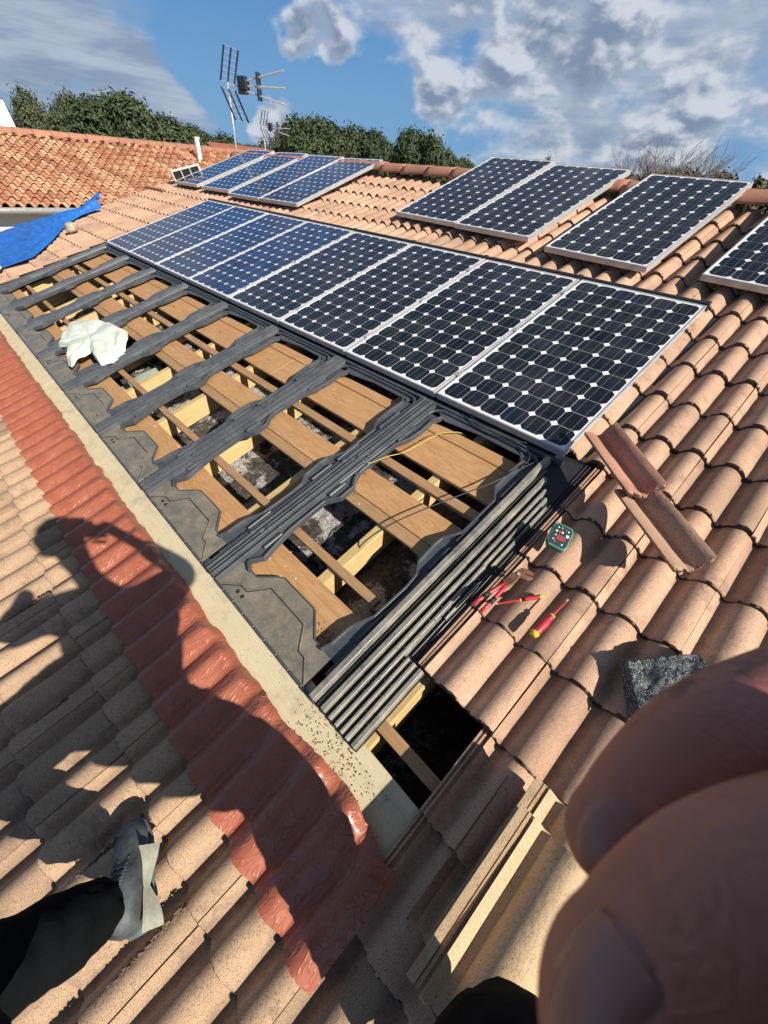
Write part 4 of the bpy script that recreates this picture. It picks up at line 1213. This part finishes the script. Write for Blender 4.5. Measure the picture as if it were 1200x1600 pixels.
# chimneys
def chimney(base, w, d, h, name, label, cap=True, mat=M_WHITE, arch=False):
    t = thing(name, label, "chimney", Matrix.Translation(base))
    m = MB()
    if arch:
        m.add([(-w / 2, -d / 2, -.5), (w / 2, -d / 2, -.5), (w / 2, d / 2, -.5), (-w / 2, d / 2, -.5), (-w * .36, -d * .36, h * .72), (w * .36, -d * .36, h * .72), (w * .36, d * .36, h * .72), (-w * .36, d * .36, h * .72)],
              [(0, 3, 2, 1), (4, 5, 6, 7), (0, 1, 5, 4), (1, 2, 6, 5), (2, 3, 7, 6), (3, 0, 4, 7)])
        m.build("shaft", mat, t, bevel=.02)
        m = MB()
        r = w * .34
        for sy in (-d * .30, d * .24):
            m.box(-r, -r + .06, sy, sy + d * .06, h * .72, h * .9); m.box(r - .06, r, sy, sy + d * .06, h * .72, h * .9)
        m.box(-r, -r + .07, -d * .3, d * .3, h * .72, h * .88); m.box(r - .07, r, -d * .3, d * .3, h * .72, h * .88)
        def fn(s, tt):
            a = pi * s; return (-r * cos(a), -d * .34 + d * .68 * tt, h * .88 + r * .55 * sin(a))
        m.grid(fn, 10, 1, .05); m.build("cowl", mat, t)
        m = MB(); m.box(-r + .08, r - .08, -.02, .02, h * .72, h * .92); m.build("flue_opening", M_BLACK, t)
    else:
        m.box(-w / 2, w / 2, -d / 2, d / 2, -.5, h); m.build("shaft", mat, t, bevel=.01)
        m = MB(); m.box(-w * .62, w * .62, -d * .62, d * .62, h, h + .04); m.build("cap", mat, t)
P1 = pix(4, 210, 18.2); chimney(Vector((P1.x, P1.y, P1.z)), .75, .75, .95, "chimney", "white rendered chimney with arched opening on the ridge at the left edge", arch=True)
P2 = pix(311, 242, 18.0); chimney(Vector((P2.x, P2.y, P2.z)), .12, .12, .38, "chimney", "thin white chimney pipe rising from the ridge near the antennas")
# distant red roof
dr = thing("distant_roof", "plain red-orange roof of a farther house behind the thin white chimney", "roof", Matrix.Translation(pix(335, 237, 30)))
m = MB(); m.add([(1.6, -1.6, -.35), (1.8, 4.0, -.75), (-1.0, 4.0, .35), (-1.0, -1.6, .42)], [(0, 1, 2, 3)]); m.build("slope", tile_material("far_roof_clay", (0.46, 0.17, 0.10), (0.28, 0.1, 0.06), (0.4, 0.12, 0.07)), dr)
m = MB(); m.box(-3.2, 1.5, -1.4, 3.8, -4.4, -.9); m.build("wall", M_WHITE, dr)
m = MB(); m.add([(-1.0, -1.6, .42), (-1.0, 4.0, .35), (-3.6, 4.0, -.7), (-3.6, -1.6, -.7)], [(0, 1, 2, 3)]); m.build("slope", M_RIDGE, dr)

# ------------------------------------------------------------------ antennas
def antenna(base, H, label, boom_az, s=1.0, nm="tv_antenna"):
    t = thing(nm, label, "antenna", Matrix.Translation(base))
    m = MB(); m.tube([(0, 0, -.4), (0, 0, H)], .014 * s, 8); m.build("mast", M_STEEL, t, smooth=True)
    a = radians(boom_az); f = Vector((cos(a), sin(a), 0)); g = Vector((-sin(a), cos(a), 0)); z = Vector((0, 0, 1))
    o = Vector((0, 0, H - .10))
    # corner reflector: two grids
    for sg in (1, -1):
        base_ = o + f * .03
        tip = o + f * (.03 + .12) * s * 0 + f * .10 * s + z * sg * .42 * s + (f * -.02)
        dirv = (f * (.20 if sg < 0 else .15) + z * sg * .40) * s
        m = MB()
        for off in (-.20, 0, .20):
            p = o + g * off * s + z * sg * .04 * s
            m.tube([p, p + dirv], .015 * s, 6)
        m.build("reflector_bar", M_DARKM, t)
        m = MB()
        for k in range(7):
            q = o + z * sg * .04 * s + dirv * (k / 6)
            m.tube([q - g * .21 * s, q + g * .21 * s], .0028 * s, 5)
        m.build("reflector_wire", M_STEEL, t)
    m = MB(); m.tube([o - f * .05, o + f * .35 * s], .010 * s, 6); m.build("boom", M_STEEL, t)
    c = o + f * .30 * s
    rot = Matrix.Translation(c) @ Matrix.Rotation(a, 4, 'Z')
    m = MB(); m.box(-.09 * s, .07 * s, -.045 * s, .045 * s, -.10 * s, .12 * s, rot); m.box(-.03 * s, .09 * s, -.06 * s, .06 * s, -.05 * s, .07 * s, rot); m.build("dipole_box", M_DARKM, t, bevel=.01)
    for k, (dz, dg) in enumerate(((.20, 0.0), (.0, .02), (-.20, 0.0))):
        m = MB(); m.tube([c + z * dz * .25 * s, c + f * .78 * s + z * dz * s + g * dg], .012 * s, 6); m.build("director_boom", M_STEEL, t)
    cc2 = c + f * .30 * s
    m = MB(); rot2 = Matrix.Translation(cc2) @ Matrix.Rotation(a, 4, 'Z')
    m.box(-.02 * s, .02 * s, -.05 * s, .05 * s, .02 * s, .17 * s, rot2); m.box(-.02 * s, .02 * s, -.05 * s, .05 * s, -.17 * s, -.02 * s, rot2); m.build("director_plate", M_DARKM, t, bevel=.008)
    for k in range(6):
        cc3 = c + f * (.22 + .10 * k) * s
        m = MB()
        for dz in (.2, 0, -.2):
            zz = dz * (.25 + .75 * (.22 + .1 * k) / .78)
            m.tube([cc3 + z * zz * s - g * .03 * s, cc3 + z * zz * s + g * .03 * s], .004 * s, 5)
        m.build("director", M_STEEL, t)
ab = MR @ Vector((-2.02, 3.32, 0))
antenna(ab, 1.02, "large television antenna with dark corner reflector on the left mast behind the far panels", 28, 1.0)
ab2 = MR @ Vector((-1.92, 3.9, 0)); ab2.z = .75
antenna(Vector((ab2.x, ab2.y, .80)), .72, "small lower television antenna on the thin mast right behind the large one", 28, .5)

# ------------------------------------------------------------------ trees
def crown_mesh(name, seed, lobes, n, leaf, mat, spiky=0.0):
    rg = random.Random(seed); mb = MB()
    vol = [l[3] * l[4] * l[5] for l in lobes]; tot = sum(vol)
    vs, fs = [], []
    for _ in range(n):
        l = rg.choices(lobes, vol)[0]
        while True:
            d = Vector((rg.uniform(-1, 1), rg.uniform(-1, 1), rg.uniform(-1, 1)))
            if .3 < d.length < 1: break
        r = d.length
        d.normalize()
        r = .55 + .45 * rg.random() ** .45
        cl = fbm(d.x * 2.6 + l[0], d.y * 2.6 + l[1], d.z * 2.6 + seed)
        if cl < -.32 and rg.random() < .5: continue
        r *= 1 + .26 * cl + (spiky * rg.random() ** 6 if d.z > .1 else 0)
        c = Vector((l[0] + d.x * l[3] * r, l[1] + d.y * l[4] * r, l[2] + d.z * l[5] * r))
        nrm = (d + Vector((rg.gauss(0, .6), rg.gauss(0, .6), rg.gauss(0, .6) + .3))).normalized()
        t1 = nrm.orthogonal().normalized(); t1 = Matrix.Rotation(rg.uniform(0, 6.28), 3, nrm) @ t1; t2 = nrm.cross(t1)
        s = leaf * rg.uniform(.6, 1.35); o = len(vs)
        vs += [c + t1 * s, c + t2 * s * .45 + nrm * s * .1, c - t1 * s, c - t2 * s * .45 + nrm * s * .1]
        fs.append((o, o + 1, o + 2, o + 3))
    mb.add(vs, fs)
    return mb.mesh(name, mat)
def lobes_for(seed, k, zt, spread, r0, rz):
    rg = random.Random(seed + 3); out = [(0, 0, zt - .02, r0 * 1.05, r0 * 1.05, rz * 1.05)]
    for i in range(k):
        a = rg.uniform(0, 6.28); d = spread * (.35 + .65 * rg.random())
        out.append((cos(a) * d, sin(a) * d, zt - rg.uniform(-.02, .14) - d * .08, r0 * rg.uniform(.45, .8), r0 * rg.uniform(.45, .8), rz * rg.uniform(.5, 1.0)))
    return out
CR = [crown_mesh("crown", 1, lobes_for(1, 16, .82, .34, .20, .17), 30000, .017, M_LEAF, .30),
      crown_mesh("crown", 2, lobes_for(2, 14, .80, .36, .19, .17), 30000, .017, M_LEAF, .25),
      crown_mesh("crown", 3, lobes_for(3, 16, .78, .38, .15, .20), 26000, .015, M_LEAF2, .35),
      crown_mesh("crown", 4, lobes_for(4, 10, .80, .36, .17, .15), 10000, .022, M_LEAF3, .25)]
def trunk_mesh():
    m = MB(); rg = random.Random(9)
    m.tube([(0, 0, -.02), (.01, 0, .18), (.0, .01, .35), (.02, 0, .6)], [.045, .035, .028, .012], 8)
    for k in range(7):
        a = k * 2.4; z0 = .2 + .04 * k; L = .36 - .02 * k
        m.tube([(0, 0, z0), (cos(a) * L * .5, sin(a) * L * .5, z0 + .12), (cos(a) * L, sin(a) * L, z0 + .28)], [.018, .011, .004], 6)
    return m.mesh("trunk", M_BARK, True)
TRK = trunk_mesh()
GZ = -3.4
def az_dir(az, el): return Vector((cos(radians(az)), sin(radians(az)), tan(radians(el))))
def tree(az, el, D, wdeg, cm, label, name="oak_tree", cat="tree", group=None, rot=0.0):
    top = CAMP + az_dir(az, el + .35) * D
    H = top.z - GZ; W = D * tan(radians(wdeg))
    t = thing(name, label, cat, Matrix.Translation((top.x, top.y, GZ)) @ Matrix.Rotation(rot, 4, 'Z') @ Matrix.Diagonal((W / (.30 if cm is CR[2] else .21), W / (.30 if cm is CR[2] else .21), H * (1.03 if cm is CR[2] else 1), 1)), group)
    link("crown", cm, t, Matrix.Translation((0, 0, .02)) )
    link("trunk", TRK, t, Matrix())
    return t
GT = "trees behind the roofs"
trees = [(171.5, 2.2, 36, 2.6, 2, "grey-green upright tree behind the white arched chimney"), (168.2, 2.5, 33, 2.2, 2, "spiky olive-green tree just right of the arched chimney"),
         (165.2, 2.6, 35, 2.3, 2, "loose olive-green tree left of the tall round oak"), (161.5, 3.05, 28, 3.0, 0, "tallest dark round oak above the barrel-tiled roof"),
         (158.2, 2.3, 31, 2.2, 1, "dark oak leaning on the right side of the tallest oak"), (155.6, 1.7, 38, 2.2, 1, "lower dark tree left of the antennas"), (153.0, .9, 44, 2.2, 0, "small far tree just left of the antenna masts"),
         (149.8, .7, 50, 2.4, 1, "small far tree seen between and behind the antenna masts"),
         (147.0, 1.6, 34, 1.7, 2, "olive-green tree under the small white cloud"), (143.0, 3.1, 31, 2.3, 0, "tall dark oak above the far solar panels"), (140.2, 2.2, 34, 1.9, 1, "dark oak between the two tallest behind the far panels"),
         (137.6, 2.75, 32, 1.9, 1, "dark oak left of the gap of blue sky above the ridge"), (133.2, 2.85, 27, 1.9, 0, "round dark oak directly above the ridge tiles"), (130.7, 2.3, 28, 1.7, 1, "right shoulder oak above the ridge tiles"), (127.6, 1.2, 36, 1.2, 1, "small dark shrub top beside the pair of raised panels"),
         (111.3, 1.5, 30, 1.5, 3, "brownish scrub at the foot of the bare tree"), (106.5, 2.0, 26, 2.4, 3, "brownish-green bush in front of the bare tree"), (103.2, 1.9, 27, 1.9, 3, "brown-green bush right of the bare tree"), (99.5, 1.2, 30, 2.2, 1, "dark shrub at the right edge of the photo")]
for i, (az, el, D, wd, ci, lb) in enumerate(trees):
    tree(az, el, D, wd, CR[ci], lb, "bush" if ci == 3 or 'shrub' in lb else "oak_tree", "bush" if ci == 3 or 'shrub' in lb else "tree", GT, rot=i * 1.7)
# cypress tip
CY = crown_mesh("crown", 8, [(0, 0, .5, .11, .11, .5)], 2500, .02, M_LEAF, .1)
top = CAMP + az_dir(119.1, 2.35) * 40
t = thing("cypress_tree", "thin dark cypress tip peeking over the pair of raised panels", "tree", Matrix.Translation((top.x, top.y, GZ)) @ Matrix.Diagonal((3.4, 3.4, (top.z - GZ), 1)), GT)
link("crown", CY, t, Matrix()); link("trunk", TRK, t, Matrix.Diagonal((.3, .3, .6, 1)))
def bare_tree():
    rg = random.Random(12)
    base = CAMP + az_dir(107.6, 0) * 22; base.z = GZ
    t = thing("bare_tree", "leafless tree with fanned thin branches behind the lone raised panel", "tree", Matrix.Translation(base))
    m = MB(); m2 = MB()
    m.tube([(0, 0, -.1), (.05, 0, 1.9), (0, 0, 3.2)], [.18, .14, .10], 8)
    def grow(p, d, L, r, lv):
        q = p + d * L
        mid = p.lerp(q, .5) + Vector((rg.gauss(0, .04), rg.gauss(0, .04), 0)) * L
        (m if lv < 2 else m2).tube([p, mid, q], [r, r * .8, r * .6], 5 if lv < 2 else 3, cap=False)
        if lv >= 5: return
        for k in range(3 if lv < 4 else 2):
            nd = (d + Vector((rg.gauss(0, .42), rg.gauss(0, .42), rg.gauss(.10, .2)))).normalized()
            grow(p.lerp(q, rg.uniform(.55, 1.0)), nd, L * rg.uniform(.58, .82), r * .58, lv + 1)
    for k in range(9):
        a = k * .7 + rg.uniform(-.2, .2)
        d = Vector((cos(a) * .75, sin(a) * .75, 1)).normalized()
        grow(Vector((0, 0, 2.9)), d, 1.35, .045, 1)
    m.build("trunk", M_TWIG, t, smooth=True); m2.build("twigs", M_TWIG, t)
bare_tree()

# ------------------------------------------------------------------ person holding the camera
per = thing("person", "person in black trousers and grey shoe standing on the tiles, fingers reaching over the lens", "person", RM(6.95, -2.05, -.02))
OR = Vector((6.95, -2.05, -.02))
def skinned(name, joints, edges, radii, mat, sub=2, parent=per, root=0):
    me = bpy.data.meshes.new(name)
    me.from_pydata([tuple(Vector(j) - OR) for j in joints], edges, []); me.update()
    o = bpy.data.objects.new(name, me); COL.objects.link(o); o.parent = parent
    me.materials.append(mat)
    s = o.modifiers.new("skin", 'SKIN'); s.use_smooth_shade = True
    sv = me.skin_vertices[0].data
    for i, r in enumerate(radii):
        sv[i].radius = (r, r) if isinstance(r, (int, float)) else r
        sv[i].use_root = (i == root)
    b = o.modifiers.new("sub", 'SUBSURF'); b.levels = sub; b.render_levels = sub
    return o
J = dict(pel=(7.42, -1.82, .90), hipL=(7.20, -1.95, .86), hipR=(7.60, -1.70, .84), kneeL=(6.64, -2.39, .48), ankL=(6.60, -2.235, .08),
         kneeR=(7.36, -1.625, .47), ankR=(7.50, -1.83, .06), spine=(7.66, -1.60, 1.04), chest=(7.66, -1.54, 1.25), neck=(7.55, -1.53, 1.43), head=(7.42, -1.50, 1.58), crown=(7.43, -1.48, 1.67),
         shL=(7.46, -1.76, 1.34), shR=(7.76, -1.38, 1.33), elL=(7.10, -2.02, 1.14), haL=(7.12, -1.82, 1.26), elR=(7.50, -1.25, 1.15), wrR=(7.31, -1.33, 1.34), haR=(7.225, -1.37, 1.42))
def chain(names): return [J[n] for n in names]
# bare body: head, neck, arms, torso and legs
bn = ['pel', 'spine', 'chest', 'neck', 'head', 'crown', 'shL', 'elL', 'haL', 'shR', 'elR', 'wrR', 'haR', 'hipL', 'kneeL', 'ankL', 'hipR', 'kneeR', 'ankR']
be = [(0, 1), (1, 2), (2, 3), (3, 4), (4, 5), (2, 6), (6, 7), (7, 8), (2, 9), (9, 10), (10, 11), (11, 12), (0, 13), (13, 14), (14, 15), (0, 16), (16, 17), (17, 18)]
br = [.10, .10, .11, .055, .088, .06, .05, .038, .036, .05, .038, .028, .030, .08, .052, .035, .08, .052, .035]
skinned("body", chain(bn), be, br, M_SKIN)
skinned("trousers", chain(['pel', 'hipL', 'kneeL', 'hipR', 'kneeR']) + [(6.600, -2.232, .075), (7.50, -1.82, .08)], [(0, 1), (1, 2), (2, 5), (0, 3), (3, 4), (4, 6)], [.16, .13, .108, .165, .125, .078, .10], M_TROUS, sub=3)
tx = bpy.data.textures.new("cloth_folds", 'CLOUDS'); tx.noise_scale = .045; tx.noise_depth = 2
tro = [o for o in per.children if o.name.startswith("trousers")][0]
dm = tro.modifiers.new("folds", 'DISPLACE'); dm.texture = tx; dm.strength = .026; dm.mid_level = .5; dm.texture_coords = 'LOCAL'
skinned("jacket", chain(['spine', 'chest', 'shL', 'elL', 'shR', 'elR']) + [(7.48, -1.78, .92), (7.12, -1.90, 1.21), (7.35, -1.31, 1.29)], [(6, 0), (0, 1), (1, 2), (2, 3), (3, 7), (1, 4), (4, 5), (5, 8)], [.21, .19, .080, .058, .085, .06, .18, .045, .046], M_JACKET)
m = MB()
hc = Vector(J['head']) - OR
vs = []
for j in range(11):
    for i in range(20):
        a = 2 * pi * i / 20; b2 = -.1 + (pi / 2 + .1) * j / 10
        r = .115 * (1 + .05 * fbm(i * .9, j * .9))
        vs.append(hc + Vector((cos(b2) * cos(a) * r + .012, cos(b2) * sin(a) * r, sin(b2) * r + .03)))
m.add(vs, [(j * 20 + i, j * 20 + (i + 1) % 20, (j + 1) * 20 + (i + 1) % 20, (j + 1) * 20 + i) for j in range(10) for i in range(20)])
m.build("hair", M_HAIR, per, smooth=True)

# shoe at the left foot: toe points up the slope (towards the frames)
def shoe(ank, toe_dir, mat=None):
    A = Vector(ank) - OR; d = Vector((toe_dir[0], toe_dir[1], 0)).normalized(); s = Vector((d.y, -d.x, 0))
    z = Vector((0, 0, 1))
    def shell(name, mat, prof_, z0, extra=0.0):
        m = MB(); n = 22; rings = []
        for (t, hw, hh, zc) in prof_:
            t *= (1.16 if t < 0 else .92); hw *= 1.12
            c = A + d * t
            ring = []
            for k in range(n):
                a = 2 * pi * k / n
                x = cos(a) * hw; y = sin(a) * hh
                wob = .0022 * fbm(t * 60, k * .7, 3)
                ring.append(c + s * (x + wob) + z * (zc + y + wob - ank[2]))
            rings.append(ring)
        vs = [p for r in rings for p in r]
        fs = []
        for j in range(len(rings) - 1):
            for k in range(n):
                fs.append((j * n + k, j * n + (k + 1) % n, (j + 1) * n + (k + 1) % n, (j + 1) * n + k))
        fs += [tuple(range(n - 1, -1, -1)), tuple(range((len(rings) - 1) * n, len(rings) * n))]
        m.add(vs, fs); return m.build(name, mat, per, smooth=True)
    up = shell("shoe", mat or M_SHOE, [(-.072, .018, .02, .045), (-.062, .034, .038, .055), (-.03, .043, .05, .062), (.01, .045, .052, .060), (.05, .046, .044, .050), (.10, .047, .034, .036), (.15, .044, .026, .026), (.18, .032, .018, .02), (.195, .012, .008, .014)], 0)
    shell("sole", M_SOLE, [(-.078, .02, .010, .004), (-.06, .040, .012, .004), (0, .044, .012, .004), (.06, .048, .012, .002), (.13, .048, .011, .001), (.185, .034, .010, .002), (.205, .012, .008, .004)], 0)
    m = MB()
    for k in range(5):
        t = .03 + .018 * k; c = A + d * (t * .8) + z * (.112 - .010 * k - ank[2] + .0)
        m.tube([c - s * .024, c - s * .01 + z * .003, c + s * .012 + z * .003, c + s * .026 + d * .004], .0017, 6)
        m.tube([c - s * .022 + d * .010, c + z * .004, c + s * .022 - d * .004], .0015, 6)
    m.build("laces", M_SHOE, per, smooth=True)
    m = MB()
    def fn(u_, v_):
        a = -.2 + 1.5 * u_
        c = A + d * (-.095 + .19 * u_)
        pn = .30 + .70 * abs(2 * u_ - 1) ** .8
        p = c + s * (.0585 + .012 * v_ * pn + .003 * sin(u_ * 9) + .0015 * sin(v_ * 22)) + z * (.085 - .080 * (v_ * pn + (1 - pn) * .35) + .003 * sin(u_ * 7 + v_ * 3) - ank[2])
        return tuple(p)
    m.grid(fn, 24, 8); m.build("shoe_flap", M_SHOEP, per, smooth=True)
shoe((6.605, -2.225, .012), (-.94, .34))
shoe((7.50, -1.80, .012), (-.66, .75), M_BLACK)

# hand: palm and five fingers close to the lens, in camera space directions but real world size
CI = RM(*OR).inverted()
def cpt(px, py, dep):
    p = CAMP + cx * ((px - 600) / 627.3 * dep) + cy * ((py - 800) / 627.3 * dep) + cz * dep
    return CI @ p
def finger(pts, rads, tipr, name="finger", nail=None, seg=36, flat=.94, sink=0):
    # pts: control centreline, smooth to rings
    P = [Vector(p) for p in pts]; n = 40; path = []
    for i in range(n):
        f = i / (n - 1) * (len(P) - 1); a = min(int(f), len(P) - 2); t = f - a
        p0, p1, p2, p3 = P[max(a - 1, 0)], P[a], P[a + 1], P[min(a + 2, len(P) - 1)]
        path.append(.5 * ((2 * p1) + (-p0 + p2) * t + (2 * p0 - 5 * p1 + 4 * p2 - p3) * t * t + (-p0 + 3 * p1 - 3 * p2 + p3) * t ** 3))
    rad = [rads[min(int(i / (n - 1) * (len(rads) - 1)), len(rads) - 2)] * (1 - (i / (n - 1) * (len(rads) - 1)) % 1) + rads[min(int(i / (n - 1) * (len(rads) - 1)) + 1, len(rads) - 1)] * ((i / (n - 1) * (len(rads) - 1)) % 1) if i < n - 1 else rads[-1] for i in range(n)]
    d = (path[-1] - path[-2]).normalized(); e = path[-1]
    for k in range(1, 12):
        a = pi / 2 * k / 11
        path.append(e + d * rad[n - 1] * 1.15 * sin(a)); rad.append(max(rad[n - 1] * cos(a), .0002))
    m = MB(); m.tube(path, rad, seg)
    return m, path, rad
R_I = CI.to_3x3() @ cz; RX = CI.to_3x3() @ cx; RY = CI.to_3x3() @ cy
hand = MB()
F1 = [cpt(1560, 1000, .085), cpt(1300, 1095, .070), cpt(1110, 1170, .061), cpt(965, 1295, .058)]
F2 = [cpt(1800, 1270, .055), cpt(1450, 1365, .042), cpt(1210, 1455, .034), cpt(1035, 1590, .032)]
F3 = [cpt(1800, 1700, .060), cpt(1500, 1750, .052), cpt(1280, 1850, .045), cpt(1180, 1980, .040)]
F4 = [cpt(1800, 2000, .060), cpt(1600, 2100, .055), cpt(1450, 2200, .050), cpt(1350, 2300, .048)]
TB = [cpt(1500, 600, .0), ] 
parts_ = []
for pts, rads in ((F1, [.0118, .0112, .0092, .0066]), (F2, [.0108, .0108, .0098, .0086]), (F3, [.0098, .0098, .009, .008]), (F4, [.0085, .0085, .008, .007])):
    m, path, rad = finger(pts, rads, 0)
    hand.v_off = len(hand.v); hand.add(m.v, m.f); parts_.append((path, rad))
# palm and thumb to the right of the phone
pc = [CI @ (CAMP + cx * .105 + cy * .045 + cz * .035), CI @ (CAMP + cx * .115 + cy * .075 + cz * .005), CI @ (CAMP + cx * .13 + cy * .10 - cz * .03)]
hand.tube([pc[0], pc[1], pc[2], Vector(J['haR']) - OR], [.030, .036, .032, .026], 20)
hand.tube([pc[2], CI @ (CAMP + cx * .10 + cy * .05 - cz * .03), CI @ (CAMP + cx * .055 + cy * .05 - cz * .018)], [.016, .012, .0095], 16)
hand.tube([CI @ (CAMP + cx * .082 + cy * .0 - cz * .012), CI @ (CAMP + cx * .084 + cy * .05 - cz * .014), CI @ (CAMP + cx * .088 + cy * .10 - cz * .018)], [.020, .026, .026], 20)  # extra palm lump added to keep the sun off the fingers
# fifth finger lies along the edge of the phone
ho = hand.build("hand", M_SKIN, per, smooth=True)
sb = ho.modifiers.new("sub", 'SUBSURF'); sb.levels = 1; sb.render_levels = 1
# nails
def nail(path, rad, j0, j1, a0, half, seg=36):
    # raised plate that follows the finger surface between rings j0..j1 around angle a0
    n = len(path); m = MB(); frames = []; up = None
    for i, p in enumerate(path):
        t = (path[min(i + 1, n - 1)] - path[max(i - 1, 0)]).normalized()
        if up is None: up = t.orthogonal().normalized()
        else: up = (up - t * up.dot(t)).normalized()
        frames.append((up.copy(), t.cross(up)))
    best = a0
    def fn(u_, v_):
        f = j0 + (j1 - j0) * v_; i = int(f); tt = f - i; i2 = min(i + 1, n - 1)
        p = path[i].lerp(path[i2], tt); r = rad[i] * (1 - tt) + rad[i2] * tt
        w = half * max(.05, 1 - abs(v_ * 2 - 1) ** 3.2) ** .5
        a = best + (u_ * 2 - 1) * w
        e = .00045 * (1 - (u_ * 2 - 1) ** 4) * min(1, v_ * 8)
        return tuple(p + (frames[i][0] * cos(a) + frames[i][1] * sin(a)) * (r + e))
    m.grid(fn, 20, 16)
    m.build("nail", M_NAIL, per, smooth=True)
def ang_to(path, idx, want):
    n = len(path); up = None
    for i in range(idx + 1):
        t = (path[min(i + 1, n - 1)] - path[max(i - 1, 0)]).normalized()
        up = t.orthogonal().normalized() if up is None else (up - t * up.dot(t)).normalized()
    b = t.cross(up); return math.atan2(want.dot(b), want.dot(up))
nail(parts_[0][0], parts_[0][1], 36, 47.5, ang_to(parts_[0][0], 40, -R_I * .8 - RX * .9 - RY * .3), .58)
nail(parts_[1][0], parts_[1][1], 36, 47.5, ang_to(parts_[1][0], 40, -R_I * .25 - RX * 1.0 - RY * .35), .38)

# phone body just behind the lens
ph = thing("phone", "black phone held by the person, just behind the viewpoint", "phone", Matrix((( cx.x, cy.x, cz.x, CAMP.x), (cx.y, cy.y, cz.y, CAMP.y), (cx.z, cy.z, cz.z, CAMP.z), (0, 0, 0, 1))))
m = MB(); m.box(-.018, .058, -.014, .136, -.012, -.0035); m.build("case", M_PHONE, ph, bevel=.002)
m = MB(); m.box(-.015, .055, -.011, .133, -.0128, -.0121); m.build("screen", M_BLACK, ph)
